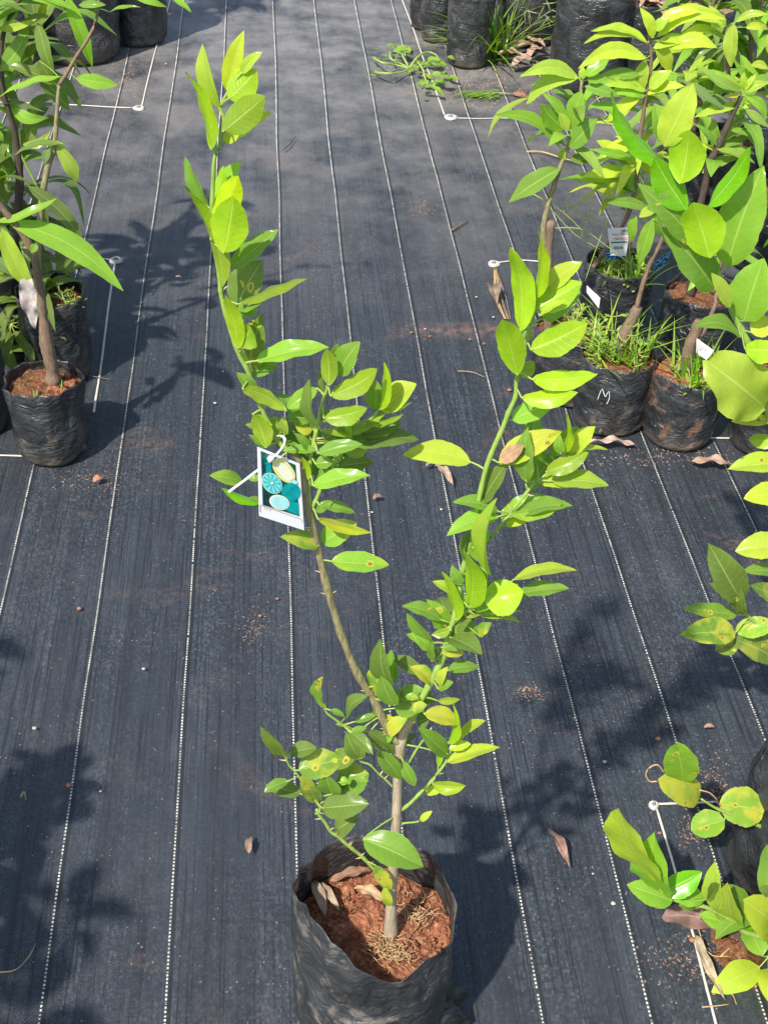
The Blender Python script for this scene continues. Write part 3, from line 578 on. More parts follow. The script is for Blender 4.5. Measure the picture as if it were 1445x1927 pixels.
# lower left branch
bV, pV = branch('G', [(735, 640), (690, 540), (640, 475), (560, 390), (500, 340), (450, 300), (400, 255), (350, 220), (320, 170), (275, 112), (262, 80)], [.0036, .0034, .0032, .003, .0028], M_stemg, thn=9)
bV2, pV2 = branch('F', [(345, 1058), (370, 1030), (345, 985), (310, 950), (280, 900), (230, 820), (195, 785), (175, 742)], [.0026, .0024, .002, .0014], M_stemg, thn=3)
L_F4 = [(170, 735, 30, 562, 66, 'd', {'dis': .35, 'c': .1}), (200, 712, 348, 682, 78, 'd'), (245, 812, 500, 745, 145, 'g', {'dis': .45}), (440, 765, 580, 730, 110, 'd', {'dis': .3}), (355, 992, 272, 825, 85, 'd', {'dis': .4}), (440, 945, 395, 830, 105, 'g', {'yo': -.004}), (475, 910, 645, 830, 180, 'gp', {'yo': .008, 'dis': .4}), (470, 930, 640, 870, 90, 'g', {'yo': .012}), (480, 880, 530, 875, 50, 'h'), (380, 1025, 645, 1000, 130, 'd', {'yo': -.01, 'dis': .15}), (455, 1155, 585, 1075, 112, 'd', {'yo': .006}), (450, 1150, 520, 1120, 60, 'g')]
foliage(bV2, [('F', L_F4)], [pV2, pV])
filler(bV2, pV2, .0, .7, 4, ['d', 'g'], .026, .045, seed=10)
L_G = [(562, 270, 952, 450, 195, 'g', {'yo': -.03, 'rl': 15, 'dy': -.3}), (640, 440, 745, 600, 80, 'gp', {'yo': -.01}), (700, 580, 735, 710, 62, 'hp', {'yo': -.012}), (700, 430, 690, 400, 40, 'g'), (745, 560, 790, 490, 25, 'Y')]
foliage(bV, [('G', L_G)], [pV, trunk])
cm = MB(); cr_ = random.Random(17)
def crumb(mb, p, s_, rd):
    vs = []; ph = rd.uniform(0, 6)
    for f in (-1.0, -.1, .75):
        for j in range(6): a = j*1.0472+ph+f*.3; q_ = s_*rd.uniform(.75, 1.25); vs.append(p+np.array([math.cos(a)*math.cos(f)*q_, math.sin(a)*math.cos(f)*q_, math.sin(f)*q_*.75]))
    vs.append(p+np.array([0, 0, s_*.85])); mb.add(vs, [(k*6+j, k*6+(j+1) % 6, (k+1)*6+(j+1) % 6, (k+1)*6+j) for k in range(2) for j in range(6)]+[(12+j, 12+(j+1) % 6, 18) for j in range(6)])
for i in range(600):
    a, rr = cr_.uniform(0, 6.283), .090*cr_.random()**.5; s_ = .0009+.0035*cr_.random()**4
    crumb(cm, np.array([mc[0]+math.cos(a)*rr, mc[1]+math.sin(a)*rr, .199+.010*(1-(rr/.096)**2)+cr_.uniform(-.001, .005)]), s_, cr_)
o = cm.build('soil_crumbs', M_soil, main, False); o['kind'] = 'stuff'
# roots on the soil
rm = MB(); rr_ = random.Random(3)
for (cx0, cy0, sp, n) in [(735, 1790, 30, 46), (785, 1715, 28, 34), (735, 1765, 18, 14)]:
    for i in range(n):
        x = cx0+rr_.gauss(0, sp*.6); y = cy0+rr_.gauss(0, sp*.5); a = rr_.uniform(0, 6.28); pts = []
        for k in range(6):
            p = G(x, y, .212+.004*math.sin(k*1.3+i)+rr_.uniform(0, .006)); pts.append(p); a += rr_.uniform(-1.1, 1.1); x += math.cos(a)*9; y += math.sin(a)*7
        tube(rm, pts, [.0007, .0006, .0004], 4, 3)
o = rm.build('roots', M_root, main)
# dead leaf scraps lying on the soil in the bag
def dry_at(mb, px, z, ang, L, Wd, col=(.42, .27, .18), bow=.12, fold=.5, kind='m', tw=.5, n=(0, 0, 1), lift=.004):
    c = G(px[0], px[1], z); d = np.array([math.cos(ang), math.sin(ang), LEAFRND.uniform(-.05, .05)])
    leaf(mb, c-d*L/2+np.array([0, 0, lift]), c+d*L/2+np.array([0, 0, lift]), Wd, np.array(n)+np.array([LEAFRND.uniform(-.2, .2), LEAFRND.uniform(-.2, .2), 0]), col, kind, fold, bow, LEAFRND.uniform(-.1, .1), 0, .07, 14, 6, tw)
for px, ang, L, Wd, cc in [((600, 1695), -1.3, .055, .017, (.36, .27, .19)), ((622, 1690), -1.1, .048, .012, (.42, .32, .23)), ((697, 1688), -.5, .045, .017, (.55, .38, .20)), ((660, 1650), .3, .055, .016, (.36, .2, .12))]:
    mb = MB(); dry_at(mb, px, .212, ang, L, Wd, cc, bow=.15); tag(mb.build('dead_leaf_scrap', M_dry, main), 'curled tan scrap of dead leaf on the soil', None)

# tag
A_, B_, C_, D_ = [cp('T', *q) for q in ((470, 295), (1040, 525), (1103, 1432), (495, 1235))]
YT = YM-.03
pa, pb_, pd = V(*A_, YT), V(*B_, YT+.018), V(*D_, YT-.006); nT = nrm(np.cross(pb_-pa, pd-pa)); nT = nT if nT@(CAM-pa) > 0 else -nT
def onT(x, y, off=0.0, pl=pa, n=nT):
    r = ray(*cp('T', x, y)); return CAM+r*(((pl+n*off-CAM)@n)/(r@n))
tg = thing('plant_tag', onT(700, 400), 'white picture tag of a lemon and teal slices, tied to the lime sapling', 'tag')
mb = MB(); q = [onT(*x) for x in ((470, 295), (1040, 525), (1103, 1432), (495, 1235))]; q2 = [p-nT*.0006 for p in q]
mb.add(q+q2, [(0, 1, 2, 3), (7, 6, 5, 4), (0, 4, 5, 1), (1, 5, 6, 2), (2, 6, 7, 3), (3, 7, 4, 0)]); mb.build('card', M_card, tg, False)
def flatm(name, col, var=.15, ns=300, rough=.35): return plain(name, col, rough, var, ns, .5, .0)
pic = MB(); cols = [flatm('print_green', (.0, .14, .11), .6, 260), flatm('print_lemon', (.85, .80, .30), .12, 90), flatm('print_cyan', (.05, .62, .60), .1), flatm('print_pale', (.45, .90, .88), .2, 120), flatm('print_teal', (.0, .40, .42), .35, 140), flatm('print_dark', (.01, .06, .07), .5, 400), flatm('print_cream', (.88, .86, .66), .05), flatm('print_red', (.6, .12, .10), .1), flatm('print_rust', (.62, .36, .30), .2, 500)]
def poly(ci, pts, lay): pic.cur = ci; pic.add([onT(x, y, .00025*lay) for x, y in pts], [tuple(range(len(pts)))])
def ell(ci, x, y, a, b, rot, lay, n=28, pw=1.0):
    c, s = math.cos(rot), math.sin(rot); pts = []
    for k in range(n):
        t = 2*math.pi*k/n; ux = math.copysign(abs(math.cos(t))**pw, math.cos(t))*a; uy = math.sin(t)*b; pts.append((x+ux*c-uy*s, y+ux*s+uy*c))
    poly(ci, pts, lay)
poly(0, [(512, 350), (985, 540), (1035, 1240), (540, 1085)], 1)
poly(5, [(530, 560), (600, 520), (560, 640), (540, 650)], 2); poly(5, [(545, 870), (650, 960), (640, 1110), (542, 1080)], 2)
poly(4, [(565, 510), (640, 480), (665, 640), (590, 640)], 2); ell(4, 925, 910, 130, 125, .3, 2); poly(4, [(890, 1010), (1025, 1060), (1033, 1230), (860, 1160)], 2.5)
ell(1, 826, 617, 200, 112, .86, 3, pw=.9); ell(6, 845, 640, 150, 74, .86, 4)
ell(6, 665, 790, 160, 118, .85, 3); ell(2, 665, 790, 150, 108, .85, 4)
for k in range(10):
    a = 2*math.pi*k/10; c, s = math.cos(.85), math.sin(.85)
    def el(t, f): x_, y_ = math.cos(t)*138*f, math.sin(t)*97*f; return (665+x_*c-y_*s, 790+x_*s+y_*c)
    poly(3, [el(a+.05, .16), el(a-.09+.05, 1), el(a+.09+.05, 1)], 5)
ell(6, 665, 790, 20, 16, 0, 6); ell(6, 765, 1050, 142, 98, .35, 4); ell(3, 770, 1052, 122, 80, .35, 5); ell(3, 965, 770, 50, 26, .5, 4)
poly(8, [(498, 1085), (512, 1090), (1070, 1285), (1070, 1279), (515, 1080)], 2); poly(7, [(500, 1092), (508, 1095), (508, 1185), (500, 1182)], 2)
for x0 in (560, 595, 632, 1068): poly(8, [(x0, 1102+(x0-540)*.35), (x0+6, 1104+(x0-540)*.35), (x0+6, 1140+(x0-540)*.35), (x0, 1138+(x0-540)*.35)], 2)
pic.build('picture', cols, tg, False)
mb = MB(); tp = lambda x, y, o: onT(x, y, o)
tube(mb, [tp(745, 148, -.012), tp(795, 145, -.002), tp(835, 180, .004), tp(835, 240, .006), tp(800, 310, .006), tp(745, 380, .005), tp(690, 430, .004), tp(648, 462, .0005), tp(600, 500, -.003), tp(500, 590, -.004), tp(400, 665, -.002), tp(290, 752, .0), tp(180, 832, .002), tp(75, 910, .003)], .0014, 6, 5, flat=.6)
tube(mb, [tp(640, 452, .001), tp(655, 470, .004)], .0032, 6, 1); mb.build('tie', M_tie, tg)

# ================================================================== generic helpers for the other plants
RD = random.Random(21)
def stem_to(root, pts, r, mtl, name='trunk', n=10, wob=.1):
    mb = MB(); P = tube(mb, pts, r, n, 5, wob); mb.build(name, mtl, root); return P
def whorl(mb, p, n, L, Wd, tone, kind='m', up=.35, droop=.15, rd=RD, axis=(0, 0, 1), dis=0, spread=.5):
    ph = rd.uniform(0, 6.28)
    for i in range(n):
        a = ph+i*2.4+rd.uniform(-.3, .3); el = up+rd.uniform(-spread, spread); l = L*rd.uniform(.7, 1.15)
        d = np.array([math.cos(a)*math.cos(el), math.sin(a)*math.cos(el), math.sin(el)]); b = np.array(p)+d*.012+np.array([0, 0, -rd.uniform(0, .03)])
        nn = np.array([-math.cos(a)*math.sin(el), -math.sin(a)*math.sin(el), math.cos(el)])+np.array([rd.uniform(-.25, .25), rd.uniform(-.25, .25), 0])
        leaf(mb, b, b+d*l, Wd*rd.uniform(.8, 1.15), nn, rd.choice(tone), kind, rd.uniform(.15, .4), droop*rd.uniform(.5, 1.5), rd.uniform(-.06, .06), dis, rd.uniform(.01, .03), 10, 4, rd.uniform(-.5, .5))
        tube(mb, [np.array(p)-np.array([0, 0, .012]), b, b+d*.01], [.0014, .001], 4, 2, tone=(.26, .34, .08, 0))
def blades(mb, base, n, L, rd, spread=.05, tone='n', w=.004, lean=.6):
    for i in range(n):
        a = rd.uniform(0, 6.28); b = np.array(base)+np.array([rd.uniform(-spread, spread), rd.uniform(-spread, spread), 0]); l = L*rd.uniform(.5, 1.15)
        el = rd.uniform(.5, 1.45); d = np.array([math.cos(a)*math.cos(el), math.sin(a)*math.cos(el), math.sin(el)]); s = nrm(np.cross(d, [0, 0, 1])); vs = []; k = 7; dr = rd.uniform(.2, 1)*lean
        for j in range(k+1):
            u = j/k; c = b+d*l*u+np.array([0, 0, -1])*dr*l*u*u*.6+np.array([math.cos(a), math.sin(a), 0])*dr*l*u*u*.35; ww = w*(1-u**2)*rd.uniform(.9, 1.1)
            vs += [c-s*ww/2, c+np.array([0, 0, -ww*.2]), c+s*ww/2]
        fs = [(3*j+i2, 3*j+3+i2, 3*j+4+i2, 3*j+1+i2) for j in range(k) for i2 in (0, 1)]
        t = TONE[rd.choice(tone)]; mb.add(vs, fs, [(.4, .5)]*len(vs), (*t, 0))
def weeds(root, p, n, rd, L=.035, tone='n'):
    mb = MB()
    for i in range(n):
        b = np.array(p)+np.array([rd.uniform(-.05, .05), rd.uniform(-.05, .05), -.004]); h = L*rd.uniform(.5, 1.5); t = b+np.array([rd.uniform(-.01, .01), rd.uniform(-.01, .01), h])
        tube(mb, [b, t], [.0009, .0006], 4, 1, tone=(.2, .3, .06, 0))
        for k in range(3): whorl(mb, b+(t-b)*(k+1)/3, 3, .014, .007, tone, 'c', .3, .05, rd)
    o = mb.build('weed', M_mango, root); return o

def pot_plant(name, label, cat, front, r, h, soil, mtl, seed, group=None, soilm=None, **kw):
    """front = photo pixel where the bag's near edge meets the mat"""
    g = G(front[0], front[1]); v = nrm(np.array([g[0], g[1], 0.])); c = (g[0]+v[0]*r, g[1]+v[1]*r)
    root = thing(name, (c[0], c[1], 0), label, cat, group)
    bag(root, c, r, h, soil, mtl, seed, soilm=soilm, nt=72, nzz=30, **kw)
    return root, c

# ================================================================== 2. RIGHT ROW OF MANGOES
GM = 'young mango trees in black grow bags along the right of the path'
# mango with the M on its bag
m1, c1 = pot_plant('potted_mango', 'mango with a sawn-off stub trunk in the bag marked M', 'potted plant', (1135, 828), .080, .172, .152, M_bag, 5, GM, M_soild, ear=[(-2.0, .012)], wr=.006)
Y1 = c1[1]
P = stem_to(m1, [V(1160, 672, Y1), V(1170, 640, Y1), V(1182, 615, Y1), V(1195, 588, Y1), V(1199, 578, Y1)], [.014, .0135, .0125, .0125, .011], M_barkm, 'trunk', 12, .2)
P1 = stem_to(m1, [V(1192, 600, Y1), V(1202, 560, Y1), V(1212, 525, Y1), V(1225, 490, Y1), V(1240, 462, Y1), V(1252, 435, Y1)], [.0056, .005, .0045, .004], M_barkm, 'branch')
foliage(m1, [('K', [(840, 1040, 640, 1012, 56, 'g', {'c': .06}), (785, 1075, 765, 1212, 56, 'h'), (868, 1090, 798, 1322, 78, 'h'), (880, 1040, 800, 1082, 50, 'y'), (870, 1050, 930, 1190, 60, 'g'), (905, 1080, 950, 1230, 50, 'd'), (850, 1060, 900, 1000, 60, 'g')])], [P1], Y1, 'm', M_mango, ratio=.22, maxpet=.05)
mb = MB(); blades(mb, (c1[0], c1[1], .155), 64, .16, RD, .055, ['n', 'h', 'y'], .0055); mb.build('weed', M_mango, m1)
weeds(m1, (c1[0]-.02, c1[1]-.02, .158), 18, RD, .08, ['n', 'h', 'g'])
mk = MB(); pts = [cyl(*cp('M', *q), c1, .0845) for q in ((808, 1420), (822, 1380), (838, 1343), (850, 1370), (862, 1397), (875, 1375), (886, 1362), (890, 1400), (882, 1425), (870, 1448))]
tube(mk, pts, .0009, 5, 3, flat=1); mk.build('painted_letter', M_white, m1)
# small punched holes
M_hole = plain('hole_rust', (.09, .045, .03), .9)
for q in ((672, 1303), (836, 1443), (915, 1462), (797, 1542), (878, 1558), (832, 1697)):
    hb = MB(); p = cyl(*cp('M', *q), c1, .0835); n = nrm([p[0]-c1[0], p[1]-c1[1], 0]); t = np.array([-n[1], n[0], 0]); vs = [p+(t*math.cos(a)+np.array([0, 0, 1])*math.sin(a))*.0038+n*.0005 for a in np.linspace(0, 6.283, 11)[:-1]]; hb.add(vs, [tuple(range(10))]); hb.build('punched_hole', M_hole, m1)
# second bag
m2, c2 = pot_plant('potted_mango', 'mango with a forked stub, its reddish-stained bag right of the M one', 'potted plant', (1262, 852), .078, .165, .145, bag_mat('rust_stained_polythene', (.24, .12, .06), .62), 6, GM, M_soil, wr=.006)
Y2 = c2[1]
P2 = stem_to(m2, [V(1286, 720, Y2), V(1290, 690, Y2), V(1296, 655, Y2), V(1308, 625, Y2), V(1316, 603, Y2)], [.0125, .012, .012, .011, .010], M_barkm, 'trunk', 12, .2)
P2b = stem_to(m2, [V(1300, 650, Y2), V(1318, 632, Y2), V(1332, 606, Y2), V(1345, 570, Y2), V(1352, 520, Y2+.03), V(1360, 460, Y2+.03)], [.006, .005, .0045, .004], M_barkm, 'branch')
mb = MB(); blades(mb, (c2[0]+.01, c2[1]-.02, .15), 40, .13, RD, .045, ['n', 'h'], .006); mb.build('weed', M_mango, m2)
weeds(m2, (c2[0]+.02, c2[1]-.03, .15), 10, RD, .03, ['n', 'y'])
mb = MB(); whorl(mb, P2b[-1], 6, .10, .03, ['g', 'h', 'd'], up=.1); mb.build('foliage', M_mango, m2)
m3, c3 = pot_plant('potted_mango', 'bag half hidden by big citrus leaves at the right edge, beyond the reddish-stained one', 'potted plant', (1425, 868), .080, .17, .15, M_bagdark, 7, GM, M_soild)
P3 = stem_to(m3, [(c3[0], c3[1], .14), (c3[0]+.01, c3[1], .3), (c3[0]+.0, c3[1]+.02, .45)], [.010, .008, .006], M_barkm)
mb = MB(); whorl(mb, P3[-1], 7, .12, .035, ['g', 'h'], up=.2); mb.build('foliage', M_mango, m3)
# bag behind the lime shoot with the stub
m4, c4 = pot_plant('potted_mango', 'slim mango beside a brown stub, dusty bag behind the right shoot of the lime', 'potted plant', (1055, 770), .078, .165, .15, M_bag, 8, GM, M_soild)
Y4 = c4[1]
stem_to(m4, [V(1032, 640, Y4), V(1030, 560, Y4), V(1031, 480, Y4), V(1036, 415, Y4)], [.0115, .0105, .010, .0095], M_barkm, 'trunk', 12, .18)
P4 = stem_to(m4, [V(1024, 560, Y4), V(1022, 450, Y4), V(1024, 415, Y4), V(1035, 372, Y4), V(1048, 330, Y4), V(1062, 292, Y4), V(1075, 260, Y4), V(1087, 225, Y4), V(1092, 175, Y4), V(1094, 155, Y4)], [.006, .006, .0055, .005, .0046, .0042, .0036, .003], M_bark2, 'branch')
foliage(m4, [('K', [(503, 395, 208, 380, 80, 'y', {'c': .14}), (498, 385, 232, 532, 85, 'y', {'c': .15}), (515, 455, 465, 655, 92, 'h'), (525, 380, 655, 290, 62, 'h', {'c': .06}), (520, 395, 520, 330, 40, 'y'), (540, 400, 640, 390, 50, 'g'),
      (410, 740, 88, 570, 62, 'h', {'c': .12}), (250, 490, 42, 685, 36, 'o', {'c': .14}), (430, 645, 310, 520, 100, 'nu'), (455, 735, 592, 590, 100, 'g'), (405, 842, 150, 1008, 110, 'g'), (455, 790, 605, 775, 60, 'd', {'c': .1}), (415, 800, 430, 740, 50, 'y'), (430, 600, 320, 465, 55, 'h', {'c': .08}), (445, 650, 400, 560, 60, 'y'), (530, 430, 700, 480, 60, 'g')])], [P4], Y4, 'm', M_mango, ratio=.24, maxpet=.06)
mb = MB()
for px, py, dy, n in ((1090, 190, .04, 5), (1075, 255, .03, 5)): whorl(mb, V(px, py, Y4+dy), n, .11, .030, ['h', 'g', 'n'], up=.1, droop=.2)
mb.build('foliage', M_mango, m4)
weeds(m4, (c4[0]+.02, c4[1], .15), 14, RD, .05, ['n', 'y', 'h'])
# labelled bag
m5, c5 = pot_plant('potted_mango', 'bright yellow-leaved mango in the black bag that holds the price label', 'potted plant', (1140, 655), .082, .19, .16, M_bagdark, 9, GM, M_moss)
Y5 = c5[1]
P5a = stem_to(m5, [V(1166, 600, Y5), V(1172, 540, Y5), V(1178, 490, Y5), V(1182, 448, Y5)], [.011, .0105, .010, .009], M_barkm, 'trunk', 12, .2)
P5 = stem_to(m5, [V(1100, 560, Y5), V(1103, 522, Y5), V(1125, 490, Y5), V(1150, 452, Y5), V(1178, 410, Y5), V(1190, 375, Y5), V(1198, 330, Y5), V(1200, 287, Y5), V(1207, 235, Y5), V(1213, 190, Y5), V(1222, 140, Y5), V(1225, 105, Y5), V(1220, 65, Y5)], [.007, .0065, .006, .0055, .005, .0045, .004, .0032], M_barkm, 'branch', wob=.15)
LK2 = [(845, 215, 562, 150, 44, 'Y', {'c': .1}), (838, 210, 528, 208, 42, 'Y', {'c': .12}), (838, 290, 498, 342, 92, 'Y', {'c': .16}), (872, 190, 808, 38, 60, 'Y'), (880, 200, 962, 362, 80, 'Y'), (888, 185, 1235, 95, 95, 'Y', {'c': -.2}), (885, 130, 1110, 55, 60, 'Y', {'c': -.1}),
       (955, 235, 1190, 235, 80, 'Y', {'c': -.12}), (830, 300, 812, 462, 75, 'y'), (852, 445, 962, 350, 72, 'y'), (835, 455, 592, 432, 60, 'y', {'c': .1}), (800, 375, 608, 372, 62, 'g'), (810, 470, 640, 602, 70, 'Y'), (830, 480, 640, 470, 72, 'h', {'c': .1}), (840, 470, 1030, 430, 50, 'Y', {'c': -.1}), (845, 480, 940, 500, 40, 'o'),
       (800, 730, 608, 812, 72, 'Y', {'c': .14}), (825, 720, 680, 678, 52, 'Y', {'c': .05}), (812, 725, 862, 882, 62, 'Y'), (788, 812, 550, 806, 48, 'y', {'c': .1}), (770, 790, 565, 745, 50, 'h'), (780, 955, 490, 905, 62, 'y', {'c': .08}), (770, 960, 405, 895, 40, 'h', {'c': .1}), (790, 960, 650, 800, 55, 'g'), (620, 880, 530, 890, 60, 'Y'), (745, 850, 520, 880, 70, 'Y'),
       (800, 950, 720, 860, 70, 'h'), (700, 780, 590, 700, 60, 'Y'), (880, 150, 950, 90, 60, 'y'), (870, 240, 1080, 200, 60, 'Y', {'c': -.1}), (900, 200, 1060, 230, 50, 'Y', {'c': -.1})]
foliage(m5, [('K', LK2)], [P5], Y5, 'm', M_mango, ratio=.24, maxpet=.06)
mb = MB(); blades(mb, (c5[0], c5[1]-.03, .16), 26, .13, RD, .05, ['n', 'h'], .005); mb.build('weed', M_mango, m5); weeds(m5, (c5[0], c5[1]-.02, .165), 26, RD, .03, ['Y', 'y', 'n'])
mb = MB()
for px, py, dy, n in ((1198, 300, .03, 6), (1205, 240, .05, 6), (1190, 345, .04, 6), (1175, 385, .06, 5), (1213, 185, .05, 6)): whorl(mb, V(px, py, Y5+dy), n, .125, .030, ['Y', 'Y', 'y', 'n'], up=.15, droop=.2)
mb.build('foliage', M_mango, m5)
# dark bag behind, dark-stemmed mango
m6, c6 = pot_plant('potted_mango', 'dark-stemmed mango with broad leaf whorls in the deep black bag behind the front ones', 'potted plant', (1290, 722), .088, .20, .18, M_bagdark, 10, GM, M_soild)
Y6 = c6[1]
P6 = stem_to(m6, [V(1298, 560, Y6), V(1302, 500, Y6), V(1310, 420, Y6), V(1328, 340, Y6), V(1332, 310, Y6), V(1345, 285, Y6), V(1360, 255, Y6), V(1378, 215, Y6), V(1394, 180, Y6)], [.010, .009, .0085, .008, .008, .0075, .007, .006, .005], M_barkd, 'trunk', wob=.2)
LU = [(1130, 1000, 640, 710, 110, 'n', {'c': -.14}), (1140, 960, 830, 760, 60, 'h', {'c': -.1}), (1110, 1000, 805, 1040, 100, 'g', {'c': .1}), (1165, 1010, 1431, 900, 110, 'y'), (1160, 1010, 1160, 790, 90, 'y'), (1180, 1050, 1400, 1330, 120, 'h', {'c': -.14}), (1120, 1150, 615, 1290, 130, 'y'), (870, 1600, 830, 1300, 150, 'n'),
      (900, 1620, 1290, 1450, 90, 'g', {'c': .06}), (950, 1690, 1300, 1700, 90, 'n', {'c': -.12}), (1000, 1420, 1290, 1620, 80, 'g', {'c': -.14}), (860, 1600, 610, 1350, 70, 'g'), (960, 1690, 670, 1580, 60, 'Y'), (1140, 1180, 1290, 1120, 80, 'Y'), (1180, 1200, 1431, 1400, 100, 'n'), (1000, 1200, 440, 850, 110, 's', {'c': -.1}),
      (1130, 1000, 880, 820, 60, 'Y'), (1100, 1050, 960, 1060, 60, 'Y'), (1180, 990, 1300, 810, 70, 'y'), (700, 1900, 1160, 1700, 130, 'n', {'c': -.05}), (870, 1640, 1290, 1790, 80, 'n')]
foliage(m6, [('U', LU)], [P6], Y6, 'm', M_mango, ratio=.26, maxpet=.07)
mb = MB()
for q, yy in ((V(1340, 290, Y6+.03), 5), (V(1385, 220, Y6+.05), 6)): whorl(mb, q, yy, .15, .038, ['n', 'g', 'h'], up=.2, droop=.2)
mb.build('foliage', M_mango, m6)
# far right top mango
m7, c7 = pot_plant('potted_mango', 'tall lime-yellow mango at the top right corner, its leaf tuft drooping over the row', 'potted plant', (1420, 520), .085, .20, .18, M_bagdark, 11, GM, M_soild)
Y7 = c7[1]
P7 = stem_to(m7, [V(1405, 400, Y7), V(1395, 300, Y7), V(1380, 200, Y7), V(1368, 130, Y7), V(1366, 80, Y7), V(1368, 50, Y7)], [.009, .008, .007, .006, .005], M_barkm, wob=.15)
LU7 = [(960, 290, 780, 60, 150, 'y', {'c': -.12}), (940, 270, 230, 360, 130, 'Y', {'c': .2, 'yo': -.03}), (960, 300, 350, 200, 90, 'Y', {'c': .12}), (1050, 260, 1020, 740, 180, 'y', {'yo': -.03}), (1070, 240, 1431, 160, 90, 'y', {'c': -.12}), (1180, 300, 1431, 320, 110, 'Y', {'c': -.1}), (960, 440, 790, 330, 60, 'n'), (960, 420, 440, 400, 110, 'Y', {'c': .12}),
       (880, 530, 350, 520, 90, 'Y', {'c': .08}), (1431, 380, 1425, 590, 60, 'Y'), (1240, 710, 1431, 760, 100, 'y', {'c': -.1}), (970, 480, 700, 680, 80, 's'), (960, 500, 880, 700, 90, 's'), (900, 480, 600, 690, 60, 's'), (1000, 400, 1120, 720, 80, 's')]
foliage(m7, [('U', LU7)], [P7], Y7, 'm', M_mango, ratio=.26, maxpet=.08)
mb = MB()
for px, py, dy, n in ((1290, 130, .25, 7), (1330, 170, .2, 7), (1270, 190, .15, 6), (1420, 150, .2, 7), (1330, 80, .45, 9)): whorl(mb, V(px, py, Y7+dy), n, .17, .035, ['n', 's', 'h', 'y'], up=-.3, droop=.25)
mb.build('foliage', M_mango, m7)

for lab, fr, tns, sds in (('mango with pale drooping leaves filling the gap behind the dark-stemmed mango', (1350, 400), ['n', 'y', 'h', 's'], 12), ('mango cut by the right edge above the big citrus leaves', (1470, 400), ['y', 'n', 'Y'], 13), ('mango whose green leaves spread behind the bright yellow-leaved one', (1270, 400), ['g', 'n', 'h', 'd'], 14)):
    mx, cx_ = pot_plant('potted_mango', lab, 'potted plant', fr, .085, .20, .18, M_bagdark, sds, GM, M_soild)
    Px = stem_to(mx, [(cx_[0], cx_[1], .17), (cx_[0]+.01, cx_[1], .32), (cx_[0]-.01, cx_[1]+.01, .5), (cx_[0]+.01, cx_[1]+.01, .66)], [.009, .007, .006, .004], M_barkm, wob=.15)
    mb = MB()
    for k in (1.0, .8, .62, .42): whorl(mb, Px[int((len(Px)-1)*k)], 9, .19, .042, tns, up=.15, droop=.22)
    mb.build('foliage', M_mango, mx)
# labels stuck in bags
def card_plane(pts, crop, Yp, dys):
    return [V(*cp(crop, *p), Yp+d) for p, d in zip(pts, dys)]
def text_mesh(body, size, origin, ux, uy, mtl, parent, name='lettering', off=.0006):
    cu = D.curves.new('lettering', 'FONT'); cu.body = body; cu.size = size; ob = D.objects.new('tmp', cu)
    COL.objects.link(ob); dg = bpy.context.evaluated_depsgraph_get(); me = D.meshes.new_from_object(ob.evaluated_get(dg)); D.objects.remove(ob)
    n = nrm(np.cross(ux, uy)); o0 = np.array(parent['_o'])
    for v in me.vertices:
        p = origin+ux*v.co.x+uy*v.co.y+n*off-o0; v.co = Vector(p)
    me.materials.clear(); me.materials.append(mtl); o = D.objects.new(name, me); COL.objects.link(o); o.parent = parent; return o
M_red = flatm('label_red', (.62, .05, .06)); M_blk = flatm('label_black', (.02, .02, .025)); M_grn = flatm('label_green', (.02, .13, .07)); M_lc = plain('label_card', (.70, .73, .72), .4, .08, 60, .4, .02)
yl5 = Y5-.082
q = card_plane([(272, 240), (775, 215), (690, 868), (335, 850)], 'P', yl5, (-.01, -.01, -.004, -.004))
lb = thing('price_label', q[3], 'white price label with red lettering and a barcode, stuck upright in the black bag', 'label')
nL = nrm(np.cross(q[1]-q[0], q[3]-q[0])); nL = nL if nL@(CAM-q[0]) > 0 else -nL
mb = MB(); mb.add(q+[p-nL*.0008 for p in q], [(0, 1, 2, 3), (7, 6, 5, 4), (0, 4, 5, 1), (1, 5, 6, 2), (2, 6, 7, 3), (3, 7, 4, 0)]); mb.build('card', M_lc, lb, False)
def onL(x, y, off=.0005, crop='P', pl=None, n=None):
    pl = q[0] if pl is None else pl; n = nL if n is None else n
    r = ray(*cp(crop, x, y)); return CAM+r*(((pl+n*off-CAM)@n)/(r@n))
ux = nrm(onL(700, 400)-onL(400, 415)); uy = nrm(np.cross(nL, ux)); wpx = np.linalg.norm(onL(700, 400)-onL(400, 400))/300
text_mesh('380/-', 78*wpx*1.3, onL(560, 330), ux, uy, M_blk, lb); text_mesh('MALLAKA', 78*wpx, onL(365, 400), ux, uy, M_red, lb); text_mesh('MANGO', 92*wpx, onL(400, 505), ux, uy, M_red, lb)
mb = MB(); mb.add([onL(350, 545), onL(720, 530), onL(718, 560), onL(352, 575)], [(0, 1, 2, 3)]); mb.build('stripe', M_grn, lb, False)
mb = MB(); x = 415
for w_ in (8, 14, 6, 10, 18, 6, 12, 8, 16, 6, 10): mb.add([onL(x, 645), onL(x+w_, 645), onL(x+w_, 712), onL(x, 712)], [(0, 1, 2, 3)]); x += w_+10
mb.build('barcode', M_blk, lb, False)
q2_ = card_plane([(440, 530), (900, 862), (700, 1115), (430, 925)], 'R', Y2-.02, (0, 0, -.01, -.01)); nR = nrm(np.cross(q2_[1]-q2_[0], q2_[3]-q2_[0])); nR = nR if nR@(CAM-q2_[0]) > 0 else -nR
lb2 = thing('name_label', q2_[3], 'small tilted white name label with faded red capitals, tucked beside the forked mango stub', 'label')
mb = MB(); mb.add(q2_+[p-nR*.0008 for p in q2_], [(0, 1, 2, 3), (7, 6, 5, 4), (0, 4, 5, 1), (1, 5, 6, 2), (2, 6, 7, 3), (3, 7, 4, 0)]); mb.build('card', M_card, lb2, False)
